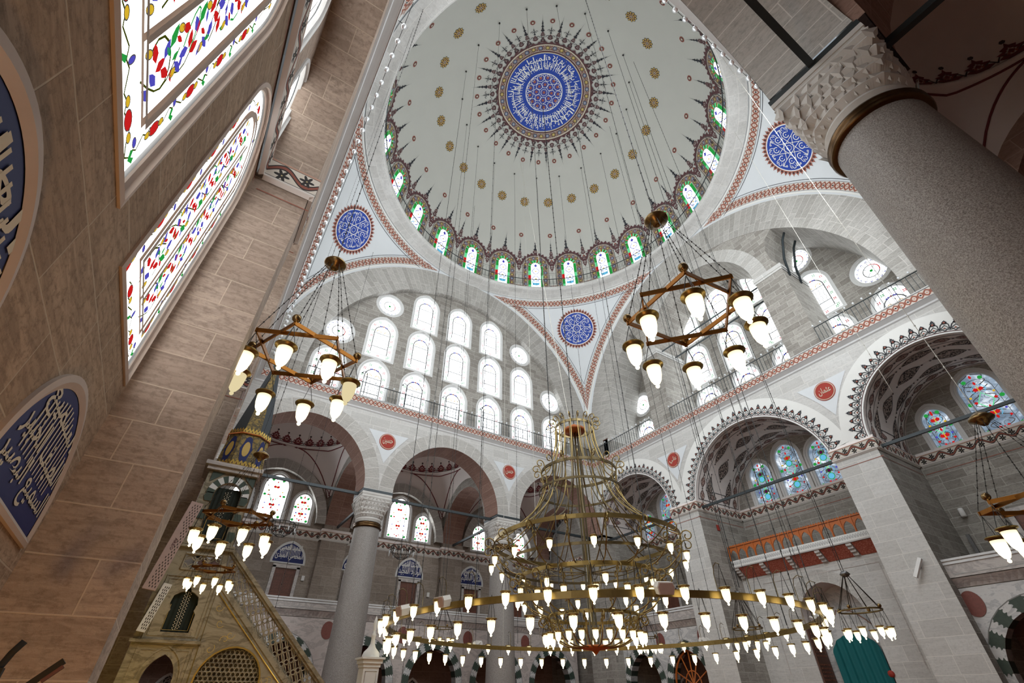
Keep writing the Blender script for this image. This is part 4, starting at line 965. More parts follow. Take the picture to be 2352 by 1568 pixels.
# back walls of the three bays
EW = [(0, .57, 2.5), (-1.58, .56, 2.1), (1.58, .56, 2.1), (7.75, .58, 2.35), (6.05, .42, 1.6), (9.45, .42, 1.6), (-7.75, .58, 2.35), (-6.05, .42, 1.6), (-9.45, .42, 1.6)]
holes = [opening(u, 9.82-.14, hw+.20, 9.82+H-hw*1.15-.02, hw*1.15+.26, 8) for u, hw, H in EW]
door_holes = [[(u-.42, 5.2), (u+.42, 5.2), (u+.42, 7.15), (u-.42, 7.15)] for u in (6.9, -6.6, -8.7)]
wall(m, ENT, [(-10.6, 4.6), (10.6, 4.6), (10.6, 14), (-10.6, 14)], holes+door_holes, 3.4, 'stone_grey', .35, 'frame_white')
m.face([ENT(-10.2, 5.0, .5), ENT(-4.78, 5.0, .5), ENT(-4.78, 5.0, 3.4), ENT(-10.2, 5.0, 3.4)], 'marble_gallery'); m.face([ENT(10.2, 5.0, .5), ENT(4.78, 5.0, .5), ENT(4.78, 5.0, 3.4), ENT(10.2, 5.0, 3.4)], 'marble_gallery')
# centre bay lower wall with the door niche
NX, NW_, NZ0, NR = .10, 1.25, 4.55, 1.38
nic = opening(NX, ZF+.02, NW_, NZ0, NR, 12)
wall(m, ENT, [(-3.3, ZF), (3.3, ZF), (3.3, 7.0), (-3.3, 7.0)], [nic], 1.95, 'stone_pale', 1.2, 'plaster_warm')
m.face([ENT(-3.3, 7.0, 1.95), ENT(3.3, 7.0, 1.95), ENT(3.3, 7.0, 3.4), ENT(-3.3, 7.0, 3.4)], 'marble_gallery')
m.face([ENT(-1.5, ZF, 3.15), ENT(1.7, ZF, 3.15), ENT(1.7, 6.2, 3.15), ENT(-1.5, 6.2, 3.15)], 'marble_white')
pa, pb = parch(NX, NW_, NZ0, NR, 12), parch(NX, NW_+.42, NZ0, NR+.46, 12)
for i in range(len(pa)-1): m.face([ENT(*pa[i], 1.94), ENT(*pa[i+1], 1.94), ENT(*pb[i+1], 1.94), ENT(*pb[i], 1.94)], 'voussoir_pale', [(0, i*.21), (0, i*.21+.21), (.42, i*.21+.21), (.42, i*.21)])
for q in ((-2.35, 2.35),): ribbon(m, [(-2.3, 3.0), (-2.3, 6.25), (2.45, 6.25), (2.45, 3.0)], .03, lambda x, y: ENT(x, y, 1.935), 'marble_gallery')
# corner pier behind the big chandelier and upper wall ends
m.box((10.55, 10.95, (ZF+9.8)/2), (1.2, 1.9, 9.8-ZF), 'stone_grey')
m.box((10.55, -10.95, (ZF+9.8)/2), (1.2, 1.9, 9.8-ZF), 'stone_grey')
m.box((10.55, 10.95, 11.6), (1.2, 1.9, 3.8), 'stone_grey'); m.box((10.55, -10.95, 11.6), (1.2, 1.9, 3.8), 'stone_grey')
E2 = lambda u, v, w=0.0: (11.0+w, u, v)
m.poly([(11.8, ZF), (16.8, ZF), (16.8, ZA)]+[(14.3+2.1*cos(pi*i/20), ZA+2.2*sin(pi*i/20)) for i in range(21)]+[(11.8, ZA)], [], lambda x, y: E2(x, y), 'stone_grey')
m.poly([(11.8, ZA)]+[(14.3-2.1*cos(pi*i/20), ZA+2.2*sin(pi*i/20)) for i in range(21)]+[(16.8, ZA), (16.8, 14.2), (11.8, 14.2)], [], lambda x, y: E2(x, y, -.01), 'stone_grey')
m.grid(lambda t, w: E2(14.3+2.1*cos(t), ZA+2.2*sin(t), w), [pi*i/20 for i in range(21)], [0, 2.2], 'plaster_warm'); m.face([E2(12, ZA-.1, 2.2), E2(16.6, ZA-.1, 2.2), E2(16.6, 12.2, 2.2), E2(12, 12.2, 2.2)], 'stone_grey', [(0, 0), (4, 0), (4, 2), (0, 2)])
for i in range(9):
    t = pi*(i+.5)/9
    for w in (.7, 1.6):
        ctr = Vector(E2(14.3+2.08*cos(t), ZA+2.18*sin(t), w)); q = [E2(14.3+2.07*cos(t+.16*cos(k*.785)), ZA+2.17*sin(t+.16*cos(k*.785)), w+.22*sin(k*.785)) for k in range(8)]
        m.face(q, 'arabesque_dark')
for i in range(22):
    t = pi*(i+.5)/22; g_ = lambda x, y, t=t: E2(14.3+(2.15+y)*cos(t+x/2.3), ZA+(2.25+y)*sin(t+x/2.3), -.03); blob(m, g_, 0, 0, .22, .42, 'paint_black')
frieze(m, lambda u, v, w: E2(u, v, -w), [(11.9, .07), (16.6, .07)], 9.05, 9.42)
m.face([(-11, 11.2, ZF), (-11, 16.8, ZF), (-11, 16.8, 14.2), (-11, 11.2, 14.2)], 'stone_grey', [(0, 0), (5, 0), (5, 13), (0, 13)])
m.face([(11, -11.2, ZF), (11, -16.8, ZF), (11, -16.8, 14.2), (11, -11.2, 14.2)], 'stone_grey', [(0, 0), (5, 0), (5, 13), (0, 13)])
fp = [(-10.05, 3.32), (-4.86, 3.32), (-4.86, -.08), (-3.20, -.08), (-3.20, 3.32), (3.20, 3.32), (3.20, -.08), (4.86, -.08), (4.86, 3.32), (10.05, 3.32)]
frieze(m, ENT, fp, 9.42, 9.80)
def under(mm, fr, fp, z0, mat='plaster_white'):
    for i in range(len(fp)-1):
        a, b_ = fp[i], fp[i+1]; h = hypot(b_[0]-a[0], b_[1]-a[1]); ca = [(p[0]*.998, p[1]) for p in (a, b_)]
        n = Vector((-(b_[1]-a[1]), b_[0]-a[0])).normalized()*.07
        if False: n = -n
        mm.face([fr(a[0], z0, a[1]), fr(b_[0], z0, b_[1]), fr(b_[0]+n.x, z0-.06, b_[1]+n.y), fr(a[0]+n.x, z0-.06, a[1]+n.y)], mat)
        mm.face([fr(a[0]+n.x*1.02, z0-.34, a[1]+n.y*1.02), fr(b_[0]+n.x*1.02, z0-.34, b_[1]+n.y*1.02), fr(b_[0]+n.x*1.02, z0-.32, b_[1]+n.y*1.02), fr(a[0]+n.x*1.02, z0-.32, a[1]+n.y*1.02)], 'paint_red')
        mm.face([fr(a[0], z0+.38, a[1]), fr(b_[0], z0+.38, b_[1]), fr(b_[0]+n.x, z0+.50, b_[1]+n.y), fr(a[0]+n.x, z0+.50, a[1]+n.y)], 'plaster_warm')
under(m, ENT, fp, 9.42)
struct(m.build('wall_entrance_lower'))
# painted arch faces and soffits
pt = MB()
for c, hw, cz, r in arcs:
    a0 = asin((ZA+.06-cz)/r)
    lo, hi = a0, pi-a0
    if c < 0: hi = acos(max(-1, (-10.02-c)/(r)))
    if c > 0: lo = acos(min(1, (10.02-c)/r))
    ring(pt, ENT, c, cz, r, r+.86, lo, hi, -.012 if c else -.018, 'plaster_white', 48)
    for r0, r1, mt in ((r-.0, r+.05, 'paint_white'), (r+.06, r+.085, 'paint_maroon')): ring(pt, ENT, c, cz, r0, r1, lo, hi, -.026, mt, 48)
    N = int((hi-lo)*(r+.3)/.30)
    for j in range(N):
        a = lo+(hi-lo)*(j+.5)/N
        f = lambda x, y, a=a: ENT(c+(r+.1+y)*cos(a+x/(r+.3)), cz+(r+.1+y)*sin(a+x/(r+.3)), -.030); f2 = lambda x, y, a=a: ENT(c+(r+.1+y)*cos(a+x/(r+.3)), cz+(r+.1+y)*sin(a+x/(r+.3)), -.038)
        big = j % 2 == 0; H = .52 if big else .42
        strip(pt, f, [(0, 0), (-.12, .10), (0, .22), (.12, .10), (0, 0)], .03, 'paint_black'); strip(pt, f, [(-.15, .05), (-.11, .24), (-.02, .34)], .028, 'paint_black'); strip(pt, f, [(.15, .05), (.11, .24), (.02, .34)], .028, 'paint_black')
        strip(pt, f, [(-.15, .02), (0, .10), (.15, .02)], .02, 'paint_black')
        blob(pt, f, 0, .26, .17, H-.26, 'paint_black'); disc(pt, f2, 0, .32, .035, 'paint_red', 6); disc(pt, f2, 0, .1, .03, 'paint_red', 6)
    sa = lambda s, w: None
    L_a = (hi-lo)*r
    F = lambda k: (lambda s, w: ENT(c+(r-k)*cos(lo+s/r), cz+(r-k)*sin(lo+s/r), w))
    f = F(.012)
    for w0, w1, s0, s1 in ((.16, .19, .1, L_a-.1), (.72, .745, .6, L_a-.6), (2.70, 2.725, .6, L_a-.6), (3.22, 3.25, .1, L_a-.1)):
        pt.grid(f, [s0+(s1-s0)*i/40 for i in range(41)], [w0, w1], 'paint_black')
    for s in (.1, L_a-.13, .6, L_a-.62): pt.grid(f, [s, s+.03], [.17, 3.24] if s < .3 or s > L_a-.3 else [.73, 2.72], 'paint_black')
    K = max(6, int(L_a/.62))
    def almond(s, w, hs, hw_, mat, k=.016):
        g = F(k); P = [(s+hs*t, w+hw_*(1-abs(t)**1.6)) for t in [i/6-1 for i in range(13)]]; Q = [(s+hs*t, w-hw_*(1-abs(t)**1.6)) for t in [1-i/6 for i in range(1, 12)]]
        A_ = P+Q; C_ = g(s, w)
        for i in range(len(A_)): pt.face([C_, g(*A_[i]), g(*A_[(i+1) % len(A_)])], mat)
        ribbon(pt, A_, .022, F(k+.004), 'paint_black', True); disc(pt, F(k+.005), s+hs+.07, w, .045, 'paint_dark', 5); disc(pt, F(k+.005), s-hs-.07, w, .045, 'paint_dark', 5)
    for j in range(K):
        s = L_a*(j+.5)/K
        for w in (.45, 2.97): almond(s, w, L_a/K*.40, .15, 'arabesque_red')
    for w in (.95, 1.45, 1.95, 2.45)[1:3:1]: pass
    for j in range(4):
        almond(.9+(L_a-1.8)*(j+.5)/4, 1.72, .52, .34, 'arabesque_dark')
    for j in range(5):
        s = .75+(L_a-1.5)*j/4
        for w, sg in ((.98, 1), (2.46, -1)): almond(s, w, .62, .20, 'arabesque_dark')
    for s in (.35, L_a-.35):
        for w in (1.2, 2.2): almond(s, w, .13, .3, 'arabesque_red')
pt.build('painted_ornament', bpy.data.objects['wall_entrance_lower'])
for u, hw, H in EW: 
    if abs(u) < 3: win_root(ENT, u, 9.82, 3.4, WB_T if hw > .565 else WB_S) if False else None
WB_T = mk_aisle(.57, 2.5, 'glass_blue', 'glass_red', 'glass_cyan', 2); WB_S = mk_aisle(.56, 2.1, 'glass_blue', 'glass_purple', 'glass_cyan', 2)
WC_T = mk_aisle(.58, 2.35, 'glass_blue', 'glass_red', None, 2); WC_S = mk_aisle(.42, 1.6, 'glass_blue', 'glass_red', None, 2)
for u, hw, H in EW: win_root(ENT, u, 9.82, 3.4, (WB_T if H > 2.4 else WB_S) if abs(u) < 3 else (WC_T if hw > .5 else WC_S))
for a, b_, lb in ((3.2, -3.2, 'teal tie beam across the middle ornamented arch'), (-4.85, -9.9, 'teal tie beam across the right ornamented arch'), (9.9, 4.85, 'teal tie beam across the small ornamented arch behind the chandelier')):
    tie((10.3, b_, 9.52 if abs(a) > 4 else 9.56), (10.3, a, 9.52 if abs(a) > 4 else 9.56), lb, .09)
for y, z0, z1, lb in ((5.5, 19.3, 0, 'a'),): pass
def bar(pts, label, r=.045):
    m = MB(); m.tube(pts, r, 'iron_dark', 6); tag(m.build('iron_bar'), label, 'iron bar', 'iron bars in the upper arches')
for y0, y1, z, w, lb in ((3.4, -3.4, 19.15, .5, 'iron bar across the middle upper arch, the nearer of two'), (3.4, -3.4, 19.15, 1.7, 'iron bar across the middle upper arch, the farther of two')): bar([(10+w, y0, z), (10+w, y1, z)], lb)
for w, lb in ((.55, 'bent iron bar in the right upper opening, nearer of two'), (1.55, 'bent iron bar in the right upper opening, farther of two')):
    bar([(10+w, -4.82, 18.7), (10+w, -4.95, 19.8), (10+w, -5.3, 20.9), (10+w, -5.85, 21.75)], lb, .06)
bar([(10.25, -5.62, 21.78), (12.3, -5.62, 21.78)], 'short iron bar under the soffit joining the two bent bars', .05)
# ---- qibla side
m, arcs_q = lower_side(QIB, 'qibla', 4.42, .90, False)
nb = .90
BW = [(-5.59, .905, 5.12, 4.10), (-8.42, .905, 5.12, 4.10), (5.66, .905, 5.16, 4.08), (8.54, .905, 5.16, 4.08)]
holes = [opening(u, z-.09, hw+.115, z+H-.98, 1.10, 12) for u, hw, z, H in BW]
wall(m, QIB, [(-15, ZF), (11.2, ZF), (11.2, 9.5), (-15, 9.5)], holes, nb, 'stone_warm_big', .3, 'frame_white')
UW = [(-7.1, .62, 10.12, 2.0), (-5.25, .46, 10.12, 1.5), (-8.95, .46, 10.12, 1.5), (0, .62, 10.12, 2.2), (-1.6, .5, 10.12, 1.9), (1.6, .5, 10.12, 1.9), (7.1, .62, 10.12, 2.0), (5.25, .46, 10.12, 1.5)]
wall(m, QIB, [(-15, 9.5), (11.2, 9.5), (11.2, 13.8), (-15, 13.8)], [opening(u, z-.1, hw+.14, z+H-hw*1.1-.02, hw*1.1+.2, 8) for u, hw, z, H in UW], .86, 'stone_warm', .3, 'frame_white')
fq = [(-10.05, .78), (-4.50, .78), (-4.50, -.08), (-3.20, -.08), (-3.20, .78), (3.20, .78), (3.20, -.08), (4.50, -.08), (4.50, .78), (10.05, .78)]
frieze(m, QIB, fq, 9.43, 9.96, per=.80); under(m, QIB, fq, 9.43, 'plaster_warm')
struct(m.build('wall_qibla_lower'))
# large traceried windows close to the camera
def mk_big(o):
    hw, H = .95, 4.12; sp_ = H-.98
    og = opening(0, -.10, hw+.13, sp_-.0, 1.12, 12); ig = opening(0, 0, hw, sp_, .98, 12)
    frame_part(o, og, ig, -.02, .03, 'window_frame', mat='frame_stone')
    g = MB(); g.poly(ig, [], lambda x, y: (x, .06, y), 'glass_near'); D = .048
    f = lambda x, y: (x, .04, y)
    inner = opening(0, .36, .64, sp_-.05, .66, 12)
    t = MB()
    for pts, w_, cl in ((inner, .075, True), ([(0, .36), (0, sp_+.3)], .055, False)):
        ribbon(t, pts, w_, lambda x, y: (x, .015, y), 'frame_stone', cl)
        ribbon(t, pts, w_*1.05, lambda x, y: (x, .042, y), 'frame_stone', cl)
    t.build('tracery', o)
    R = random.Random(3)
    def stem(pts, w_=.022, mt='glass_olive', d=D): ribbon(g, pts, w_, lambda x, y: (x, d, y), mt)
    def oval(x, y, w_, h_, a, mt, d=D-.004):
        P = [(x+w_*cos(t)*cos(a)-h_*sin(t)*sin(a), d, y+w_*cos(t)*sin(a)+h_*sin(t)*cos(a)) for t in [2*pi*i/14 for i in range(14)]]; g.face(P, mt); ribbon(g, [(p[0], p[2]) for p in P], .009, lambda x, y: (x, d-.001, y), 'lead', True)
    # border garland
    path = []
    for i in range(27): path.append((-.80, .12+i*.108, pi/2))
    for i in range(1, 12): a = pi-pi*i/12; path.append((.80*cos(a), sp_-.05+.82*sin(a), a-pi/2))
    for i in range(27): path.append((.80, .12+(26-i)*.108, -pi/2))
    path += [(.80-.147*i, .17, pi) for i in range(1, 10)]
    for i in range(0, len(path)-1):
        x, y, a = path[i]; s = 1 if (i//2) % 2 else -1
        x2, y2, _ = path[i+1]; mx, my = (x+x2)/2, (y+y2)/2
        stem([(x, y), (mx+s*.035*cos(a+pi/2), my+s*.035*sin(a+pi/2)), (x2, y2)], .016)
        k = i % 6
        if k == 0: oval(x, y, .052, .085, a-pi/2, 'glass_red')
        elif k in (1, 5): oval(x, y, .03, .045, a-pi/2, 'glass_amber')
        elif k == 3:
            stem([(x, y), (x+.07*cos(a+.9), y+.07*sin(a+.9)), (x+.10*cos(a+1.6), y+.10*sin(a+1.6))], .05, 'glass_green'); oval(x-.06*cos(a+1.2), y-.06*sin(a+1.2), .028, .045, a, 'glass_indigo')
    # panels left and right of the mullion
    for sx in (-1, 1):
        x0 = sx*.30
        for k in range(6):
            y = .62+k*.50
            if y > sp_+.25: break
            stem([(x0+sx*.20*sin(t*pi/6+k), y-.28+.1*t) for t in range(7)], .018)
            stem([(x0+.2*cos(t*.55+k), y+.17*sin(t*.55)) for t in range(8)], .022, 'glass_green' if k % 2 else 'glass_olive')
            for j, (dx, dy, a, mt) in enumerate(((0, 0, .3, 'glass_red'), (.07, .05, -.7, 'glass_red'), (-.06, .08, .9, 'glass_indigo'), (.05, -.09, 2.2, 'glass_indigo'), (-.09, -.06, 1.7, 'glass_red'))):
                leaf2(g, x0+dx*1.3, y+dy*1.3, .105, .16, a+k, mt, D-.004); leaf2(g, x0-dx*1.5+.03, y+.24+dy*1.2, .06, .12, a-k, ('glass_green', 'glass_red', 'glass_indigo')[(j+k) % 3], D-.004)
            oval(x0+.15*sx, y+.2, .035, .05, .4, 'glass_amber'); oval(x0-.15*sx, y-.17, .035, .055, -.4, 'glass_amber')
            leaf2(g, x0-.13*sx, y+.22, .12, .2, .8*sx, 'glass_green', D-.003); leaf2(g, x0+.14*sx, y-.22, .09, .17, -.9*sx, 'glass_indigo', D-.003)
    for i in range(9):
        for j in range(22): 
            if R.random() < .0: pass
    g.build('glass_pane', o)
BG = {'make': mk_big}
for u, hw, z, H in BW: win_root(QIB, u, z, nb, BG)
def mk_bottle(hw, H):
    def mk(o):
        sp_ = H-hw*1.1; og = opening(0, -.1, hw+.14, sp_-.02, hw*1.1+.2, 8); ig = opening(0, 0, hw, sp_, hw*1.1, 8); frame_part(o, og, ig, -.03, .08)
        g = MB(); g.poly(ig, [], lambda x, y: (x, .10, y), 'glass_near'); path = [(-hw+.1, .1+i*.11) for i in range(int(sp_/.11))]+[((hw-.1)*cos(pi-pi*i/9), sp_+(hw*1.0-.1)*sin(pi*i/9)) for i in range(10)]+[(hw-.1, sp_-i*.11) for i in range(int(sp_/.11))]
        for x, y in path: ribbon(g, circ(x, y, .045, 8), .014, lambda x, y: (x, .09, y), 'lead', True)
        ribbon(g, opening(0, .2, hw-.2, sp_, hw-.15, 6), .03, lambda x, y: (x, .09, y), 'lead', True); ribbon(g, [(0, .2), (0, H-.3)], .02, lambda x, y: (x, .09, y), 'lead'); leaf2(g, hw*.3, H*.4, .12, .5, .1, 'glass_green', .088); leaf2(g, -hw*.3, H*.6, .12, .5, .1, 'glass_red', .088)
        g.build('glass_pane', o)
    return {'make': mk}
QT, QS, QM, QL = mk_bottle(.62, 2.0), mk_bottle(.46, 1.5), mk_bottle(.5, 1.9), mk_bottle(.62, 2.2)
for u, hw, z, H in UW: win_root(QIB, u, z, .86, {(.62, 2.0): QT, (.46, 1.5): QS, (.5, 1.9): QM, (.62, 2.2): QL}[(hw, H)])
# lettered lunettes
def lunette(fr, u, z0, hw, rise, w, lines, label, grp=None):
    LF = 'frame_stone' if fr is QIB else 'frame_white'; m = MB(); og = [(-hw-.10, -.07), (hw+.10, -.07)]+parch(0, hw+.10, .02, rise+.12, 20); ig = [(-hw, 0), (hw, 0)]+parch(0, hw, .02, rise, 20)
    F = lambda d: (lambda x, y: fr(u+x, z0+y, w-d)); n = len(og)
    o = empty('lettered_lunette', fr(u, z0, w))
    k = MB()
    for i in range(n):
        a, b_, c, e = og[i], og[(i+1) % n], ig[(i+1) % n], ig[i]; mid = lambda p, q: ((p[0]+q[0])/2, (p[1]+q[1])/2)
        A, B = mid(a, e), mid(b_, c)
        k.face([F(0)(*a), F(0)(*b_), F(.03)(*b_), F(.03)(*a)], LF); k.face([F(.03)(*a), F(.03)(*b_), F(.04)(*B), F(.04)(*A)], LF); k.face([F(.04)(*A), F(.04)(*B), F(.02)(*c), F(.02)(*e)], LF)
    q = k.build('lunette_frame', None); q.parent = o; q.matrix_parent_inverse = Matrix.Translation(o.location).inverted()
    m.poly(ig, [], lambda x, y: F(.015)(x, y), 'paint_navy')
    rows = len(lines); hgt = rise*.86
    for i, ln in enumerate(lines):
        y0 = .05+hgt*(rows-1-i)/rows; yy = y0+hgt/rows*.5; ww = hw*.93*sqrt(max(.15, 1-((yy)/(rise*1.12))**2)); put_text(m, ln, lambda x, y: F(.022)(x, y), -ww, y0, 2*ww, hgt/rows*1.12, 'paint_white' if fr is not QIB else 'paint_cream')
    for i in range(int(14)):
        x = -hw*.62+hw*1.24*i/13; y1 = rise*(.93-.55*abs(x/hw)**1.7); y0 = rise*.30
        m.face([F(.023)(x-.012*hw, y0), F(.023)(x+.012*hw, y0), F(.023)(x+.022*hw, y1), F(.023)(x-.010*hw, y1)], 'paint_white' if fr is not QIB else 'paint_cream')
    q = m.build('lettered_panel', None); q.parent = o; q.matrix_parent_inverse = Matrix.Translation(o.location).inverted()
    tag(o, label, 'lunette', grp)
lunette(QIB, -5.64, 3.34, .93, .90, nb, ['السميع', 'اللطيف الخبير', 'السميع البصير'], 'large navy lettered lunette low on the warm wall at the left, beside the pier')
lunette(QIB, -8.52, 3.30, .90, .90, nb, ['العليم', 'الحكم العدل', 'القابض الباسط'], 'navy lettered lunette cut off by the left edge of the picture')
FL = [(-8.85, ['المحصي', 'المبدئ المعيد'], 'far blue lunette half hidden behind the pulpit stair'), (-5.5, ['المعيد المحيي', 'المحصي المبدئ'], 'far blue lunette over the wooden shutter between pulpit and left column'), (-2.0, ['الواسع', 'الحكيم'], 'far blue lunette almost covered by the left far column'), (1.07, ['الباعث الشهيد', 'الودود المجيد'], 'far blue lunette over a shutter, first to the right of the left far column'), (5.05, ['الواسع', 'الكبير الحكيم'], 'far blue lunette over a shutter, just left of the right far column'), (8.2, ['الوكيل', 'القوي المتين'], 'far blue lunette seen through the ribs of the big chandelier')]
def shutter(fr, u, z0, z1, w, label, hw=.5, grp='wooden shutters of the gallery'):
    o = empty('wooden_shutter', fr(u, z0, w), fr.rz); m = MB()
    for s in (-1, 1):
        m2 = MB(); m2.box((s*hw/2, .06, (z1-z0)/2), (hw-.02, .05, z1-z0), 'wood_brown')
        for (a, b_) in ((.04, .14), (.18, .34), (.38, .8), (.84, .96)):
            za, zb = a*(z1-z0), b_*(z1-z0); ribbon(m2, [(s*hw/2-hw*.36, za), (s*hw/2+hw*.36, za), (s*hw/2+hw*.36, zb), (s*hw/2-hw*.36, zb)], .03, lambda x, y: (x, .028, y), 'wood_dark', True)
            if b_-a > .3:
                for i in range(5):
                    for j in range(3): ribbon(m2, [(s*hw/2-hw*.25+j*hw*.25-.04, za+.08+i*.13), (s*hw/2-hw*.25+j*hw*.25+.04, za+.08+i*.13), (s*hw/2-hw*.25+j*hw*.25+.04, za+.17+i*.13)], .02, lambda x, y: (x, .027, y), 'wood_dark')
        m2.build('leaf', o)
    k = MB(); n0 = hw+.14
    for (x, z, sx, sz) in ((-n0+.07, (z1-z0)/2, .15, z1-z0+.2), (n0-.07, (z1-z0)/2, .15, z1-z0+.2), (0, z1-z0+.1, 2*n0+.02, .17)): k.box((x, .0, z), (sx, .12, sz), 'marble_gallery')
    k.build('surround', o); tag(o, label, 'shutter', grp)
lbS = ['shutter hidden behind the pulpit', 'brown wooden shutter below the first full far lunette, above the gallery parapet', 'brown shutter behind the left far column', 'brown shutter right of the left far column under a blue lunette', 'brown shutter just left of the right far column', 'brown shutter behind the big chandelier ribs']
for (u, ln, lb), ls in zip(FL, lbS):
    lunette(FAR, u, 7.80, .74, .88, 6.7, ln, lb, 'lettered lunettes of the far gallery'); shutter(FAR, u, 5.9, 7.5, 6.64, ls)
shutter(ENT, 6.9, 5.2, 7.15, 3.38, 'carved wooden shutter in a pale surround behind the right hanging star lamp', .42); shutter(ENT, -6.6, 5.2, 7.1, 3.38, 'reddish wooden shutter right of the big chandelier, beside a white speaker', .5); shutter(ENT, -8.7, 5.2, 7.1, 3.38, 'wooden shutter behind the right side of the big chandelier', .5)
# ---------------------------------------------------------------- galleries
def striped_arch(mb, fr, c, hw, zs, rise, w, thick, ring_w=.34, n=8):
    pa, pb, pc = parch(c, hw, zs, rise, n), parch(c, hw+ring_w, zs, rise+ring_w*1.05, n), None
    N = len(pa)-1; seg = 2
    for i in range(N):
        mt = 'green_stone' if i % 2 else 'marble_white'
        mt2 = mt if mt == 'green_stone' else 'relief_red' if False else 'marble_gallery'
        mb.face([fr(*pa[i], w-.01), fr(*pa[i+1], w-.01), fr(*pb[i+1], w-.01), fr(*pb[i], w-.01)], mt); mb.face([fr(*pa[i], w), fr(*pa[i+1], w), fr(*pa[i+1], w+thick), fr(*pa[i], w+thick)], mt)
        if mt == 'green_stone':   # toothed joints
            for (p, q, sg) in ((pa[i], pb[i], -1), (pa[i+1], pb[i+1], 1)):
                for t in (.2, .5, .8):
                    x, y = p[0]+(q[0]-p[0])*t, p[1]+(q[1]-p[1])*t; dx, dy = (pa[i+1][0]-pa[i][0]), (pa[i+1][1]-pa[i][1]); h = hypot(dx, dy) or 1; rx, ry = (q[0]-p[0])*.10, (q[1]-p[1])*.10
                    mb.face([fr(x-rx, y-ry, w-.011), fr(x+sg*dx/h*.07, y+sg*dy/h*.07, w-.011), fr(x+rx, y+ry, w-.011)], mt)
    ribbon(mb, pb, .025, lambda x, y: fr(x, y, w-.012), 'lead')
def gallery(fr, nm, w, z0, z1, cs, hw, zs, rise, u0, u1, discs, dwall, label):
    o = empty('gallery', fr((u0+u1)/2, z0, w)); inv = Matrix.Translation(o.location).inverted()
    def P(mb, n): q = mb.build(n); q.parent = o; q.matrix_parent_inverse = inv
    a = MB(); N = max(1, len(cs))
    hol = [opening(c, ZF+.02, hw, zs, rise, 8) for c in cs]
    wall(a, fr, [(u0, ZF), (u1, ZF), (u1, z0), (u0, z0)], hol, w, 'marble_rose' if nm == 'far' else 'marble_white', .45, 'marble_gallery'); 
    for c in cs: striped_arch(a, fr, c, hw, zs, rise, w, .45)
    P(a, 'arcade')
    b_ = MB(); b_.face([fr(u0, z0+.28, w-.16), fr(u1, z0+.28, w-.16), fr(u1, z1, w-.16), fr(u0, z1, w-.16)], 'marble_gallery', None); b_.face([fr(u0, z1, w-.18), fr(u1, z1, w-.18), fr(u1, z1, w+.1), fr(u0, z1, w+.1)], 'marble_gallery')
    for zz in (z1, z1-.1): b_.face([fr(u0, zz-.06, w-.19), fr(u1, zz-.06, w-.19), fr(u1, zz, w-.19), fr(u0, zz, w-.19)], 'marble_pale')
    b_.face([fr(u0, z1, w+.1), fr(u1, z1, w+.1), fr(u1, z0, w+.1), fr(u0, z0, w+.1)], 'marble_gallery')
    ribbon(b_, [(u0+.12, z0+.36), (u1-.12, z0+.36), (u1-.12, z1-.12), (u0+.12, z1-.12)], .02, lambda x, y: fr(x, y, w-.165), 'lead_pale', True)
    P(b_, 'parapet')
    c_ = MB(); n = int((u1-u0)/.16); 
    for i in range(n):
        x0, x1 = u0+(u1-u0)*i/n, u0+(u1-u0)*(i+1)/n; xm = (x0+x1)/2
        T = fr(xm, z0+.17, w-.01-.11)
        for q in (((x0, z0+.02, w), (x1, z0+.02, w)), ((x1, z0+.02, w), (x1, z0+.26, w-.16)), ((x1, z0+.26, w-.16), (x0, z0+.26, w-.16)), ((x0, z0+.26, w-.16), (x0, z0+.02, w))): c_.face([fr(*q[0]), fr(*q[1]), Vector(fr(xm, z0+.13, w-.05))], 'marble_gallery')
    P(c_, 'carved_cornice')
    for u in discs:
        d_ = MB(); d_.face([fr(u+.27*cos(2*pi*i/28), (z0-.42)+.34*sin(2*pi*i/28), w-.02) for i in range(28)], 'porphyry'); P(d_, 'porphyry_disc')
    if dwall:
        e_ = MB(); e_.face([fr(u0, ZF, w+dwall), fr(u1, ZF, w+dwall), fr(u1, z0, w+dwall), fr(u0, z0, w+dwall)], 'stone_red', [(u0, 0), (u1, 0), (u1, 4), (u0, 4)]); e_.face([fr(u0, z0-.02, w), fr(u1, z0-.02, w), fr(u1, z0-.02, w+dwall+.2), fr(u0, z0-.02, w+dwall+.2)], 'plaster_warm')
        for c in cs:
            og = [(c-.55, 2.3)]+[(c+.55, 2.3)]+parch(c, .55, 2.35, .85, 8); e_.poly(og, [], lambda x, y: fr(x, y, w+dwall-.02), 'plaster_warm'); og = [(c-.42, 2.38)]+[(c+.42, 2.38)]+parch(c, .42, 2.42, .68, 8); e_.poly(og, [], lambda x, y: fr(x, y, w+dwall-.03), 'arabesque_dark')
        P(e_, 'rear_wall')
    tag(o, label, 'gallery')
gallery(FAR, 'far', 3.9, 5.15, 5.86, [-8.81, -5.28, -1.76, 1.76, 5.28, 8.81], 1.22, 2.9, 1.35, -10.6, 10.6, [-7.05, -3.52, 0, 3.52, 7.05], 2.4, 'long pale marble gallery with striped arches under the far wall')
gallery(ENT, 'right', .45, 4.86, 5.66, [6.45], 1.45, 2.75, 1.45, 4.78, 10.3, [4.95], 2.8, 'marble gallery with a striped arch at the right edge of the picture')
gallery(ENT, 'left', .45, 4.86, 5.66, [-6.05, -8.75], 1.0, 2.75, 1.3, -10.3, -4.78, [-7.4, -4.95], 2.8, 'marble gallery in the small bay behind the big chandelier')
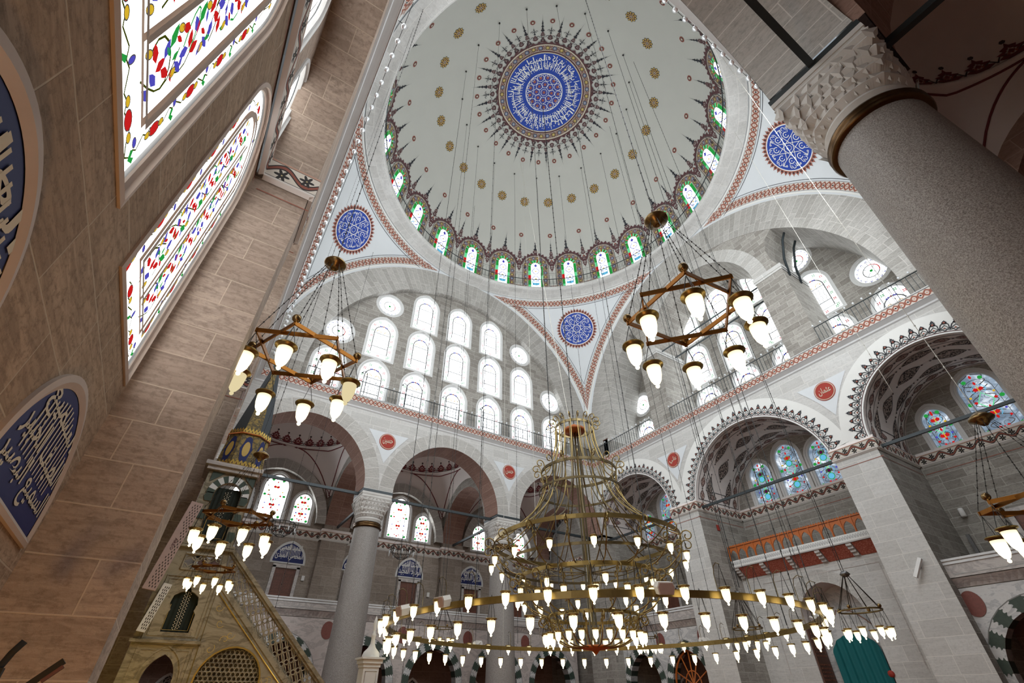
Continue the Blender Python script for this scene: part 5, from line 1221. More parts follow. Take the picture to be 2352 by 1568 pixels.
# orange timber fan light in one striped arch
m = MB()
for a in (25, 62, 90, 118, 155): m.tube([ENT(-6.05, 2.75, .6), ENT(-6.05+.98*cos(radians(a)), 2.75+1.2*sin(radians(a)), .6)], .03, 'wood_orange', 5)
m.tube([ENT(-6.05+.42*cos(radians(a)), 2.75+.5*sin(radians(a)), .6) for a in range(0, 181, 15)], .03, 'wood_orange', 5); m.tube([ENT(x, z, .6) for x, z in parch(-6.05, .97, 2.75, 1.27, 8)], .05, 'wood_orange', 5)
tag(m.build('fan_light'), 'orange timber fan light in a striped arch below the small bay', 'fan light')
# ---------------------------------------------------------------- lamps and chandeliers
def sphere(m, c, r, mat, n=10):
    m.lathe([(r*sin(pi*i/6), -r*cos(pi*i/6)) for i in range(7)], mat, n, c)
GLASSP = [(0, -.42), (.022, -.415), (.034, -.39), (.026, -.365), (.018, -.355), (.05, -.335), (.085, -.27), (.105, -.18), (.115, -.06), (.112, .0)]
def lamp_parts(lit=True, sub=True, k=1.0):
    """a glass bell under a brass rim; returns the lamp object (rim) with glass and cord below it"""
    m = MB(); m.lathe([(.112, -.03), (.125, -.035), (.13, 0), (.165, .005), (.17, .02), (.165, .03), (.12, .035), (.11, .02), (.105, -.02)], 'brass', 24)
    o = m.build('lamp')
    g = MB(); g.lathe(GLASSP, 'lamp_glow' if lit else 'lamp_soft', 20); g.build('lamp_glass', o)
    c = MB()
    for a in (0, 2.09, 4.19): c.tube([(.13*cos(a), .13*sin(a), .02), (0, 0, .42)], .006, 'chain_black', 4)
    c.build('lamp_cord', o); return o
LIT = lamp_parts(True); OFF = lamp_parts(False)
def lamp_small(lit=True):
    m = MB(); m.lathe([(.112, -.03), (.13, 0), (.165, .005), (.165, .03), (.10, .03)], 'brass', 10); m.lathe([GLASSP[i] for i in (0, 2, 4, 6, 7, 8, 9)], 'lamp_glow' if lit else 'lamp_soft', 8)
    for a in (0, 2.09, 4.19): m.tube([(.13*cos(a), .13*sin(a), .02), (0, 0, .62)], .007, 'chain_black', 3)
    return m.build('lamp')
SM, SMOFF = lamp_small(), lamp_small(False)
def chain(m, a, b_, r=.008, bead=.018, step=.22, mat='chain_black', sag=0.0):
    a, b_ = Vector(a), Vector(b_); n = max(2, int((b_-a).length/step)); pts = []
    for i in range(n+1):
        t = i/n; p = a.lerp(b_, t); p.z -= sag*4*t*(1-t); pts.append(p)
    m.tube(pts, r, mat, 4)
    d = (b_-a).normalized()
    if bead:
        for p in pts[1:-1]: m.tube([p-d*bead*1.2, p-d*.0, p+d*bead*1.2], [r, bead, r], mat, 5)
def topz(x, y):
    r = hypot(x, y); return 25.15 if r > 9.1 else ZD+sqrt(9.72**2-r*r)
def star_lamp(center, R, z, hub, top, offs, a0, label, off=(), drop=.42, balls=1, small=False, grp=None, wire='chain_black', balls_r=.075):
    top = topz(*center)
    o = empty('star_chandelier', (center[0], center[1], z)); V = [Vector((R*cos(radians(a0+45*i)), R*sin(radians(a0+45*i)), 0)) for i in range(8)]
    m = MB(); k = R/.89
    for i in range(8):
        a, b_ = V[i], V[(i+2) % 8]; d = b_-a; ang = atan2(d.y, d.x); lift = .012*k*(1 if i % 2 else -1)
        M = Matrix.Rotation(ang, 3, 'Z'); m.box(((a+b_)/2)+Vector((0, 0, lift)), (d.length+.05*k, .022*k, .075*k), 'copper_wood', M)
    m.build('star_frame', o)
    if balls:
        for i in range(offs, 8, 2): m = MB(); sphere(m, V[i]+Vector((0, 0, .11*k)), balls_r*k, 'bronze', 14); m.build('finial_ball', o)
    m = MB(); h = hub-z
    m.lathe([(.0, h-.03), (.05*k, h-.10*k), (.09*k, h-.06*k), (.13*k, h-.02*k), (.21*k, h+.02*k), (.225*k, h+.05*k), (.20*k, h+.09*k), (.12*k, h+.15*k), (.03*k, h+.2*k), (0, h+.2*k)], 'bronze', 24); m.build('hub_cup', o)
    m = MB()
    for i in range(8): chain(m, (V[i].x*.16, V[i].y*.16, h-.02), V[i]+Vector((0, 0, .05)), .006*k, .015*k, .14*k)
    if top: chain(m, (0, 0, h+.15*k), (0, 0, top-z), .010*k, .022*k, .30*k, wire)
    m.build('chain', o)
    for i in range(8):
        lit = i not in off; src = (SM if lit else SMOFF) if small else (LIT if lit else OFF)
        l = dup(src, loc=V[i]*1.0+Vector((0, 0, -(drop+.06)*k)), parent=o, scale=(k if not small else k*1.0))
    tag(o, label, 'chandelier', grp); return o
SG = 'star chandeliers of eight glass lamps'
star_lamp((-9.13, -3.14), .89, 7.0, 9.32, 25.1, 1, -157, 'star chandelier of eight glass lamps hanging at the left in front of the warm pier', (7, 3), grp=SG)
star_lamp((-4.35, -7.55), .89, 7.0, 9.28, 29.7, 1, -5, 'star chandelier of eight glass lamps hanging at the right below the dome edge', (), grp=SG)
star_lamp((2.95, -8.80), .87, 5.0, 6.63, 25.1, 1, -172, 'star chandelier cut by the right edge, hanging on a pale cord', (), grp=SG, wire='wire_pale')
star_lamp((-9.20, -2.30), .50, 4.42, 5.40, 13.4, 1, -170, 'small star chandelier in front of the black curtain of the pulpit', (), small=True, grp=SG)
star_lamp((-9.18, .60), .38, 4.22, 5.3, 13.4, 1, -170, 'smallest star chandelier, low before the pulpit beneath another one', (), small=True, grp=SG)
# ring lamps with eight small glasses
def ring_lamp(c, R, hub, label, top=13.5, off=()):
    top = topz(c[0], c[1]); o = empty('ring_chandelier', c); m = MB(); m.tube([(R*cos(2*pi*i/24), R*sin(2*pi*i/24), 0) for i in range(24)], .018, 'brass_dark', 5, True); m.build('ring', o)
    for i in range(0, 8, 2): m = MB(); sphere(m, (R*cos(pi*i/4), R*sin(pi*i/4), .05), .04, 'bronze', 8); m.build('finial_ball', o)
    m = MB(); h = hub-c[2]; m.lathe([(0, h-.02), (.06, h-.03), (.11, h+.02), (.06, h+.08), (0, h+.1)], 'silver_grey', 12); m.build('hub_cup', o)
    m = MB()
    for i in range(8): m.tube([(.05*cos(pi*i/4), .05*sin(pi*i/4), h), (R*cos(pi*i/4), R*sin(pi*i/4), 0)], .008, 'chain_black', 4)
    chain(m, (0, 0, h), (0, 0, top-c[2]), .008, .018, .3); m.build('chain', o)
    for i in range(8):
        l = dup(SM, loc=(R*cos(pi*i/4+.2), R*sin(pi*i/4+.2), -.34), parent=o, scale=.52)
    tag(o, label, 'chandelier', 'ring chandeliers of eight small lamps')
ring_lamp((3.0, -5.06, 3.72), .42, 4.42, 'ring chandelier of eight small lamps in front of the door niche with the teal curtain', 12.0)
ring_lamp((4.8, -1.05, 3.86), .42, 4.75, 'ring chandelier of small lamps against the shaded pier side, left of the niche')
ring_lamp((-.8, 7.9, 4.40), .42, 5.15, 'ring chandelier of small lamps seen behind the left end of the great hoop')
ring_lamp((7.6, 5.5, 4.30), .42, 5.2, 'ring chandelier of small lamps behind the right flank of the big chandelier')
# black iron baskets with crystal drops in the far aisle
def basket(c, R, label):
    o = empty('basket_chandelier', c); m = MB()
    for r, z in ((R, 0), (R*.86, -.22*R/.5), (R*.35, -.5*R/.5)): m.tube([(r*cos(2*pi*i/20), r*sin(2*pi*i/20), z) for i in range(20)], .014, 'chain_black', 4, True)
    for i in range(16):
        a = 2*pi*i/16; m.tube([(R*cos(a), R*sin(a), 0), (R*.98*cos(a), R*.98*sin(a), -.2*R/.5), (R*.7*cos(a), R*.7*sin(a), -.38*R/.5), (R*.3*cos(a), R*.3*sin(a), -.5*R/.5)], .011, 'chain_black', 3)
        m.tube([((R+.07+.06*cos(t))*cos(a), (R+.07+.06*cos(t))*sin(a), -.12+.08*sin(t)) for t in (0, 1, 2, 3, 4, 5)], .010, 'chain_black', 3)
    m.build('iron_basket', o)
    for i in range(10):
        a = 2*pi*i/10; m = MB(); m.lathe([(0, -.20), (.035, -.13), (.03, 0), (0, .02)], 'crystal', 5, ((R+.08)*cos(a), (R+.08)*sin(a), -.24)); m.build('crystal_drop', o)
    m = MB()
    for i in range(4): chain(m, (R*cos(pi*i/2), R*sin(pi*i/2), 0), (0, 0, .7), .007, 0)
    chain(m, (0, 0, .7), (0, 0, 5.5), .007, .014, .3); m.build('chain', o); tag(o, label, 'chandelier', 'black iron basket chandeliers')
basket((-6.6, 13.6, 8.75), .55, 'black iron basket chandelier with glass drops left of the left far column'); basket((-.85, 13.2, 8.4), .55, 'black iron basket chandelier with glass drops right of the left far column')
# ---------------------------------------------------------------- the great chandelier
CX, CY = .30, .60
big = empty('great_chandelier', (CX, CY, 0)); tag(big, 'great bronze chandelier of curved ribs, scrolls and a wide hoop with rows of lit lamps', 'chandelier')
def hoop(r, z, w, h, mat, name='hoop', n=96, dots=False):
    m = MB()
    q = [(r-w, z-h/2), (r, z-h/2), (r, z+h/2), (r-w, z+h/2)]
    m.grid(lambda a, k: (q[int(k) % 4][0]*cos(a), q[int(k) % 4][0]*sin(a), q[int(k) % 4][1]), [2*pi*i/n for i in range(n+1)], [0, 1, 2, 3, 4], mat, None, False); m.build(name, big)
hoop(5.55, 3.71, .05, .12, 'brass'); hoop(2.80, 5.95, .04, .11, 'brass'); hoop(2.02, 5.0, .04, .10, 'brass'); hoop(1.28, 4.03, .04, .08, 'brass'); hoop(1.25, 8.2, .03, .09, 'brass_dark'); hoop(.68, 9.85, .03, .09, 'brass_dark')
hoop(1.35, 7.55, .03, .07, 'brass_dark'); hoop(2.55, 5.35, .03, .07, 'brass_dark')
def rz_tube(m, prof, a, r=.02, mat='brass', n=5): m.tube([(p*cos(a), p*sin(a), z) for p, z in prof], r, mat, n)
def scr(x, z, r, a0, turns, s=1, n=14): return [(x+r*(1-.72*i/n)*cos(a0+s*turns*2*pi*i/n), z+r*(1-.72*i/n)*sin(a0+s*turns*2*pi*i/n)) for i in range(n+1)]
def bez(P, n=10):
    out = []
    for i in range(len(P)-1):
        p0, p1, p2, p3 = P[max(i-1, 0)], P[i], P[i+1], P[min(i+2, len(P)-1)]
        for j in range(n):
            t = j/n; out.append(tuple(.5*((2*b_)+(-a+c)*t+(2*a-5*b_+4*c-d)*t*t+(-a+3*b_-3*c+d)*t**3) for a, b_, c, d in zip(p0, p1, p2, p3)))
    return out+[P[-1]]
NRB = 18
def rib_mesh(prof_list, r=.022, mat='brass'):
    m = MB()
    for pr in prof_list: m.tube([(p, 0, z) for p, z in pr], r, mat, 6)
    return m
sets = [
    ('upper_rib', 'brass', [list(reversed(scr(.82, 9.98, .15, pi, 1.1, -1)))+bez([(.67, 9.86), (.72, 9.2), (.95, 8.4), (1.25, 8.15)], 6)], NRB, 0),
    ('flared_rib', 'brass', [list(reversed(scr(1.42, 8.30, .15, pi, 1.1, -1)))+bez([(1.25, 8.2), (1.22, 7.6), (1.55, 6.9), (2.2, 6.3), (2.78, 5.98)], 6)], NRB, .17),
    ('long_rib', 'brass_dark', [bez([(.66, 9.8), (.70, 8.9), (1.0, 7.6), (1.9, 6.5), (2.76, 6.0)], 6)], 12, .1),
    ('bowl_rib', 'brass', [list(reversed(scr(2.98, 5.82, .17, pi, 1.15, -1)))+bez([(2.80, 5.86), (2.72, 5.45), (2.35, 5.10), (2.0, 5.02)], 6)+[], scr(2.72, 5.66, .10, 0, 1, 1)], NRB, 0),
    ('bowl_rib', 'brass', [list(reversed(scr(2.20, 4.85, .16, pi, 1.15, -1)))+bez([(2.02, 4.92), (1.98, 4.55), (1.7, 4.22), (1.28, 4.05)], 6), scr(1.94, 4.74, .10, 0, 1, 1)], NRB, .17),
    ('bowl_rib', 'brass', [list(reversed(scr(1.40, 3.90, .15, pi, 1.15, -1)))+bez([(1.24, 3.96), (1.2, 3.75), (1.02, 3.5), (.72, 3.36), (.36, 3.33)], 6), scr(1.12, 3.80, .10, 0, 1, 1)], NRB, 0),
    ('inner_rib', 'brass_dark', [bez([(2.76, 5.9), (2.2, 5.55), (1.2, 5.2), (.12, 5.15)], 5)], 9, 0)]
for nm, mt, pl, cnt, ph in sets:
    first = rib_mesh(pl, .0175, mt).build(nm, big); first.rotation_euler = (0, 0, ph)
    for i in range(1, cnt):
        c = first.copy(); COL.objects.link(c); c.parent = big; c.rotation_euler = (0, 0, ph+2*pi*i/cnt)
m = MB()
for a in range(0, 6): m.tube([(.10*cos(a*pi/3), .10*sin(a*pi/3), 3.3), (.10*cos(a*pi/3), .10*sin(a*pi/3), 9.7)], .014, 'brass_dark', 4)
m.tube([(0, 0, 3.3), (0, 0, 9.9)], .035, 'brass', 8); m.build('stem', big)
m = MB(); m.lathe([(0, 3.16), (.05, 3.2), (.1, 3.26), (.32, 3.29), (.42, 3.34), (.38, 3.37), (0, 3.38)], 'wood_orange', 28); m.build('dish', big)
m = MB(); m.lathe([(.0, 9.66), (.36, 9.70), (.38, 9.80), (.2, 9.86), (.05, 10.0), (0, 10.0)], 'wood_orange', 24); m.build('canopy_cup', big)
m = MB(); chain(m, (0, 0, 9.95), (0, 0, 34.9), .016, .035, .4); m.build('chain', big)
lamps = []
for i in range(44):
    a = 2*pi*i/44; lamps.append((5.50*cos(a), 5.50*sin(a), 3.79, 'hook')); a += pi/44; lamps.append((5.50*cos(a), 5.50*sin(a), 3.40, 'hang'))
for r, z, n in ((2.86, 5.42, 16), (2.08, 4.50, 16), (2.0, 4.75, 8), (1.34, 3.62, 24)):
    for i in range(n): a = 2*pi*(i+.35)/n; lamps.append((r*cos(a), r*sin(a), z, 'hang'))
lamps.sort(key=lambda p: (Vector((p[0]+CX, p[1]+CY, p[2]))-CAMP).length)
LS = .66
hk = MB()
for x, y, z, t in lamps:
    if t == 'hook':
        d = Vector((x, y, 0)).normalized(); b_ = Vector((x, y, 3.77)); hk.tube([b_-d*.0, b_+Vector((0, 0, .30)), b_+Vector((0, 0, .42))+d*.04, b_+Vector((0, 0, .47))+d*.13, b_+Vector((0, 0, .42))+d*.22], .0085, 'brass_dark', 5)
hk.build('lamp_hooks', big)['kind'] = 'stuff'
rest = MB()
for i, (x, y, z, t) in enumerate(lamps):
    d = Vector((x, y, 0)).normalized()*(.20 if t == 'hook' else 0)
    if i < 100: dup(SM, loc=(x+d.x, y+d.y, z), parent=big, scale=LS)
    else:
        rest.lathe([(.10*LS, 0), (.165*LS, .005), (.165*LS, .03), (.1*LS, .03)], 'brass', 8, (x+d.x, y+d.y, z)); rest.lathe([(r*LS, q*LS) for r, q in (GLASSP[0], GLASSP[2], GLASSP[4], GLASSP[6], GLASSP[7], GLASSP[9])], 'lamp_glow', 7, (x+d.x, y+d.y, z))
        rest.tube([(x+d.x, y+d.y, z), (x+d.x, y+d.y, z+.34)], .005, 'chain_black', 3)
rest.build('far_lamps', big)['kind'] = 'stuff'
for o in (LIT, OFF, SM, SMOFF):
    for c in list(o.children): bpy.data.objects.remove(c)
    bpy.data.objects.remove(o)
# cables from the dome down to the hoop
for i in range(20):
    a = radians(6.8+18*i); r = 5.45; zt = ZD+sqrt(9.70**2-r*r); m = MB(); x, y = r*cos(a), r*sin(a)
    x2, y2 = CX+5.52*cos(a), CY+5.52*sin(a)
    if i == 0:
        m.tube([(0, 0, 0), (0, 0, zt-3.9)], .009, 'chain_black', 4); m.lathe([(.0, zt-3.98), (.06, zt-3.95), (.05, zt-3.9), (0, zt-3.88)], 'chain_black', 6)
        for q in range(50): z = .4+q*.45; m.tube([(0, 0, z-.03), (0, 0, z), (0, 0, z+.03)], [.009, .016, .009], 'chain_black', 4)
        proto = m.build('suspension_cable'); c = proto
    else: c = proto.copy(); COL.objects.link(c)
    c.location = (x2, y2, 3.86); d = Vector((x-x2, y-y2, zt-3.86)); c.rotation_euler = d.to_track_quat('Z', 'Y').to_euler()
    tag(c, 'thin beaded cable dropping from the dome to the great hoop', 'cable', 'cables carrying the great hoop')
def cable(pts, label, mat='chain_black', r=.010, bead=.02, grp=None):
    m = MB()
    for a, b_ in zip(pts[:-1], pts[1:]): chain(m, a, b_, r, bead, .35, mat)
    tag(m.build('hanging_cable'), label, 'cable', grp)
# ---------------------------------------------------------------- railings
def rail(fr, u0, u1, w, z0, h, label, step=.165):
    o = empty('gallery_railing', fr((u0+u1)/2, z0, w)); inv = Matrix.Translation(o.location).inverted(); m = MB(); m.tube([fr(u0, z0+h, w), fr(u1, z0+h, w)], .022, 'iron_dark', 5); m.tube([fr(u0, z0+.06, w), fr(u1, z0+.06, w)], .014, 'iron_dark', 4); q = m.build('top_rail'); q.parent = o; q.matrix_parent_inverse = inv
    m = MB(); n = int((u1-u0)/step)
    for i in range(n+1):
        u = u0+(u1-u0)*i/n; m.tube([fr(u, z0, w), fr(u, z0+h, w)], .011 if i % 3 else .016, 'iron_dark', 4, smooth=False)
    q = m.build('balusters'); q.parent = o; q.matrix_parent_inverse = inv
    m = MB()
    for i in range(0, n+1, 2):
        u = u0+(u1-u0)*i/n; m.lathe([(.0, .0), (.035, .02), (.045, .08), (.02, .1)], 'crystal', 6, fr(u, z0+h+.03, w-.05)); 
    q = m.build('glass_cups'); q.parent = o; q.matrix_parent_inverse = inv
    tag(o, label, 'railing', 'iron railings of the upper galleries')
rail(FAR, -8.0, 9.85, -.17, 14.14, .82, 'black iron railing along the ledge below the far window wall')
rail(ENT, -9.3, -4.85, -.12, 14.14, .85, 'black iron railing in the left upper opening behind the chandelier crown')
rail(ENT, -3.38, 3.36, -.12, 14.14, .85, 'black iron railing in the middle upper opening'); rail(ENT, 4.85, 9.3, -.12, 14.14, .85, 'black iron railing in the right upper opening beside the granite column')
o = empty('dome_railing', (0, 0, 25.36)); m = MB(); m.tube([(9.13*cos(2*pi*i/120), 9.13*sin(2*pi*i/120), .80) for i in range(120)], .028, 'iron_dark', 5, True); m.build('top_rail', o)
m = MB()
for i in range(240): a = 2*pi*i/240; m.tube([(9.13*cos(a), 9.13*sin(a), 0 if i % 4 else -.12), (9.13*cos(a), 9.13*sin(a), .80)], .010, 'iron_dark', 3, smooth=False)
m.build('balusters', o); tag(o, 'thin black railing round the foot of the dome', 'railing')
# strings of glass cups along two cornices
def cup_string(fr, u0, u1, n, w, z, label):
    for i in range(n):
        u = u0+(u1-u0)*i/(n-1)
        if i == 0:
            m = MB(); m.lathe([(0, -.08), (.02, -.07), (.025, -.055), (.04, -.03), (.055, .02), (.06, .06), (.045, .065), (0, .045)], 'crystal', 12); m.tube([fr(0, .09, w), fr(0, .13, w+.10)], .006, 'chain_black', 3) if False else None; m.tube([(0, 0, .06), (0, 0, .16)], .006, 'chain_black', 4); p = m.build('glass_cup'); c = p
        else: c = p.copy(); COL.objects.link(c)
        c.location = fr(u, z, w); tag(c, label, 'lamp cup', 'glass cups along the '+fr.k+' cornice')
    m = MB(); m.tube([fr(u0-.5, z+.16, w), fr(u1+.5, z+.16, w)], .008, 'chain_black', 4)
    for u in (u0, u1, (u0+u1)/2): m.tube([fr(u, z+.16, w), fr(u, z+.16, -.2)], .008, 'chain_black', 4)
    tag(m.build('lamp_wire'), 'thin dark wire carrying the glass cups on the '+('left' if fr.k == 'qib' else 'upper right')+' cornice', 'wire')
cup_string(QIB, -6.2, 8.2, 42, -.42, 14.02, 'small clear glass cup on the wire along the left painted cornice')
cup_string(NEAR, 1.8, 6.0, 14, -.30, 14.02, 'small clear glass cup on the wire above the near arch soffit')
# ---------------------------------------------------------------- balcony in the middle bay
o = empty('timber_balcony', ENT(0, 6.9, 1.6)); inv = Matrix.Translation(o.location).inverted()
def BP(mb, n): q = mb.build(n); q.parent = o; q.matrix_parent_inverse = inv; return q
m = MB(); NB = 15; U0, U1 = -3.22, 3.24; zb, zt_ = 7.28, 7.86; wf = 1.46
for i in range(NB):
    c = U0+(U1-U0)*(i+.5)/NB; hwb = (U1-U0)/NB/2; ot = [(c-hwb, zb), (c-hwb+.035, zb)]+list(reversed(parch(c, hwb-.03, zb+.14, .30, 6)))+[(c+hwb-.035, zb), (c+hwb, zb), (c+hwb, zt_-.04), (c-hwb, zt_-.04)]
    m.ext(ot, [], None, wf, wf+.04, 'wood_orange', None, lambda x, y, d: ENT(x, y, d)); m.box(ENT(c-hwb, (zb+zt_)/2, wf+.0), (.06, .035, zt_-zb), 'wood_orange')
m.build; BP(m, 'arcaded_balustrade')
m = MB(); m.box(ENT((U0+U1)/2, zt_, wf+.01), (.10, U1-U0, .05), 'wood_orange')
BP(m, 'handrail'); m = MB()
for i in range(60): sphere(m, ENT(U0+(U1-U0)*(i+.5)/60, zt_+.045, wf+.01), .034, 'wood_orange', 6)
BP(m, 'knobs')
m = MB(); m.box(ENT((U0+U1)/2, 7.14, 1.48), (.10, U1-U0, .26), 'paint_white')
for i in range(66):
    u = U0+(U1-U0)*(i+.5)/66; ribbon(m, [(u-.035, 7.08), (u-.03, 7.16), (u, 7.22), (u+.03, 7.16), (u+.035, 7.08)], .010, lambda x, y: ENT(x, y, 1.425), 'paint_black'); disc(m, lambda x, y: ENT(x, y, 1.425), u, 7.13, .010, 'paint_black', 5)
m.box(ENT((U0+U1)/2, 7.0, 1.70), (.5, U1-U0, .04), 'marble_pale'); BP(m, 'painted_fascia')
m = MB()
for i in range(6):
    u = U0+.12+(U1-U0-.24)*i/5
    m = MB()
    for j, (w0, z1) in enumerate(((1.50, 6.98), (1.58, 6.88), (1.68, 6.78), (1.80, 6.68))): m.box(ENT(u, z1-.05, (w0+1.98)/2), (1.98-w0, .20, .10), 'marble_gallery')
    BP(m, 'console')
m = MB()
for i in range(5):
    a, b_ = U0+.12+(U1-U0-.24)*i/5+.12, U0+.12+(U1-U0-.24)*(i+1)/5-.12
    m.face([ENT(a, 6.97, 1.52), ENT(b_, 6.97, 1.52), ENT(b_, 6.56, 1.93), ENT(a, 6.56, 1.93)], 'relief_red')
BP(m, 'red_panel'); tag(o, 'orange timber balcony with pointed arches, white fascia and red coves in the middle bay', 'balcony')
# door niche furniture
def drape(name, fr, u0, u1, z0, z1, w, mat, amp=.05, waves=7, topf=None, label='', cat='curtain', gold=False, edge=None):
    m = MB(); N = 60
    def P(t, s): u = u0+(u1-u0)*t; zt2 = topf(u) if topf else z1; return fr(u, z0+(zt2-z0)*s, w-amp*(.5+.5*sin(2*pi*waves*t+1.5*s)))
    m.grid(P, [i/N for i in range(N+1)], [0, .25, .5, .75, 1], mat)
    return m
zarc = lambda c, hw, zs, r: (lambda u: zs+r*sqrt(max(0, 1-((u-c)/hw)**2)))
m = drape('c', ENT, -.75, 1.0, ZF+.1, 4.2, 2.75, 'curtain_teal', .08, 6, zarc(.12, .88, 3.55, .65)); tag(m.build('door_curtain'), 'deep teal curtain hanging in the arched doorway under the balcony', 'curtain')
m = MB(); zz = [(-1.15, 3.1)]; dn = opening(.12, ZF, .90, 3.5, .72, 12)
wl = [(-1.1, ZF), (1.33, ZF), (1.33, 4.6)]+list(reversed([(p[0], p[1]) for p in []]))
sc_ = []
for i in range(15):
    t = i/14; x = 1.30-2.42*t; z = 4.05+.95*sin(pi*t); sc_ += [(x, z), (x-.085, z+.07)]
m.poly([(-1.14, ZF), (1.33, ZF)]+sc_+[], [dn], lambda x, y: ENT(x, y, 2.9), 'marble_white'); ribbon(m, dn[2:], .10, lambda x, y: ENT(x, y, 2.89), 'marble_gallery')
ribbon(m, sc_, .05, lambda x, y: ENT(x, y, 2.88), 'stone_red'); tag(m.build('portal_surround'), 'scalloped marble surround round the curtained doorway', 'door surround')
o = empty('door_leaf', ENT(-1.12, ZF, 2.0)); inv = Matrix.Translation(o.location).inverted(); m = MB(); m.box(ENT(-1.10, (ZF+4.5)/2, 2.40), (.85, .06, 4.5-ZF), 'wood_dark'); q = m.build('door_panel'); q.parent = o; q.matrix_parent_inverse = inv
m = MB()
for z0, z1 in ((1.0, 2.4), (2.5, 3.4), (3.5, 4.35)):
    for i in range(6):
        for j in range(int((z1-z0)/.12)): m.box(ENT(-1.06, z0+.06+j*.12, 2.08+i*.12), (.05, .02, .05), 'wood_brown')
q = m.build('studs'); q.parent = o; q.matrix_parent_inverse = inv; tag(o, 'tall dark studded door leaf folded back beside the teal curtain', 'door')
m = MB(); m.lathe([(.10, 0), (.10, .05), (.07, .08), (0, .09)], 'disc_red', 16, (0, 0, 0), M=Matrix.Rotation(-pi/2, 3, 'Y')); q = m.build('alarm_light'); q.location = ENT(1.31, 2.9, 1.95); tag(q, 'small round red alarm light on the pale wall right of the teal curtain', 'alarm light')
m = MB(); m.box((0, 0, 0), (.02, .22, .26), 'disc_red'); q = m.build('red_plate'); q.location = (11.2, 3.25, 8.75); q.rotation_euler = (0, 0, pi/2); tag(q, 'small red sign plate on the shaded pier side above the balcony', 'sign')
# ---------------------------------------------------------------- the pulpit
MY = 2.0
MF = lambda u, v, w=0.0: (u, MY+w, v)
o = empty('pulpit', (-8.5, 2.5, ZF)); inv = Matrix.Translation(o.location).inverted()
def KP(mb, n, par=o): q = mb.build(n); q.parent = par; q.matrix_parent_inverse = inv if par is o else Matrix(); return q
XL, XR = -10.05, -8.92
cut = lambda c, hw, z0, zs, rise: opening(c, z0, hw, zs, rise, 8)
A_ = cut(-9.42, .27, 1.2, 2.55, .40); tall = cut(-9.40, .27, 5.02, 6.05, .27)
ogee = [(-9.66, 3.30), (-9.17, 3.30), (-9.17, 3.62), (-9.22, 3.68), (-9.19, 3.80), (-9.22, 3.93), (-9.32, 4.0), (-9.38, 4.02), (-9.43, 4.12), (-9.48, 4.02), (-9.56, 4.0), (-9.66, 3.93), (-9.68, 3.80), (-9.63, 3.68), (-9.66, 3.62)]
lat = [(-9.74, 4.42), (-9.06, 4.42), (-9.06, 4.72), (-9.74, 4.72)]
m = MB(); m.poly([(XL, ZF), (XR, ZF), (XR, 4.9), (XL, 4.9)], [A_, ogee, lat], lambda x, y: MF(x, y), 'marble_minbar')
m.poly([(XL+.10, 4.9), (XR, 4.9), (XR, 6.72), (XL+.10, 6.72)], [tall], lambda x, y: MF(x, y, .04), 'marble_minbar')
for l in (A_, ogee, lat, tall):
    for i in range(len(l)):
        a, b_ = l[i], l[(i+1) % len(l)]; m.face([MF(*a), MF(*b_), MF(*b_, .15), MF(*a, .15)], 'marble_minbar')
for pts, w_ in ((A_[1:]+[A_[0]], .05), ([(x, z) for x, z in cut(-9.42, .36, 1.2, 2.55, .52)][1:], .035), ([(XL+.14, 3.18), (XR-.06, 3.18), (XR-.06, 4.28), (XL+.14, 4.28)], .035), ([(XL+.2, 3.24), (XR-.12, 3.24), (XR-.12, 4.22), (XL+.2, 4.22)], .02), ([(XL+.14, 1.0), (XL+.14, 3.08), (XR-.06, 3.08), (XR-.06, 1.0)], .03), ([(XL+.2, 1.0), (XL+.2, 3.0), (XR-.12, 3.0), (XR-.12, 1.0)], .02), (lat, .05)):
    cl = len(pts) == 4 and pts[0][1] != 1.0
    P_ = pts+[pts[0]] if cl else pts
    m.tube([MF(x, z, -.005) for x, z in P_], w_*.5, 'marble_minbar', 4, smooth=False)
for z in (4.86, 4.92, 3.14): m.box(MF((XL+XR)/2, z, -.02), (XR-XL+.08, .10, .05), 'marble_minbar')
m.box(MF((XL+XR)/2+.03, 6.69, .45), (XR-XL+.12, 1.1, .09), 'marble_gallery'); m.box(MF((XL+XR)/2+.03, 6.6, .45), (XR-XL, 1.0, .1), 'marble_gallery')
for x in (XL+.1, XR): m.face([MF(x, ZF, 0), MF(x, ZF, 1), MF(x, 6.7, 1), MF(x, 6.7, 0)], 'marble_minbar') if x != XR else m.face([MF(x, 4.9, 0), MF(x, 4.9, .1), MF(x, 6.7, .1), MF(x, 6.7, 0)], 'marble_minbar')
# striped arch round the upper opening
pa, pb = [(XL+.36-.0, 5.05)], None
arcp = parch(-9.40, .29, 6.03, .30, 6); arco = parch(-9.40, .45, 6.03, .46, 6)
for i in range(len(arcp)-1): m.face([MF(*arcp[i], .02), MF(*arcp[i+1], .02), MF(*arco[i+1], .02), MF(*arco[i], .02)], 'green_stone' if i % 2 else 'marble_pale')
for s in (-1, 1):
    for j in range(5):
        z = 5.05+j*.2; 
        if j % 2 == 0: m.face([MF(-9.40+s*.29, z, .02), MF(-9.40+s*.42, z, .02), MF(-9.40+s*.46, z+.1, .02), MF(-9.40+s*.42, z+.2, .02), MF(-9.40+s*.29, z+.2, .02)], 'green_stone')
    m.face([MF(-9.40+s*.47, 6.52, .02), MF(-9.40+s*.20, 6.52, .02), MF(-9.40+s*.47, 6.28, .02)], 'green_stone')
KP(m, 'kiosk_wall')
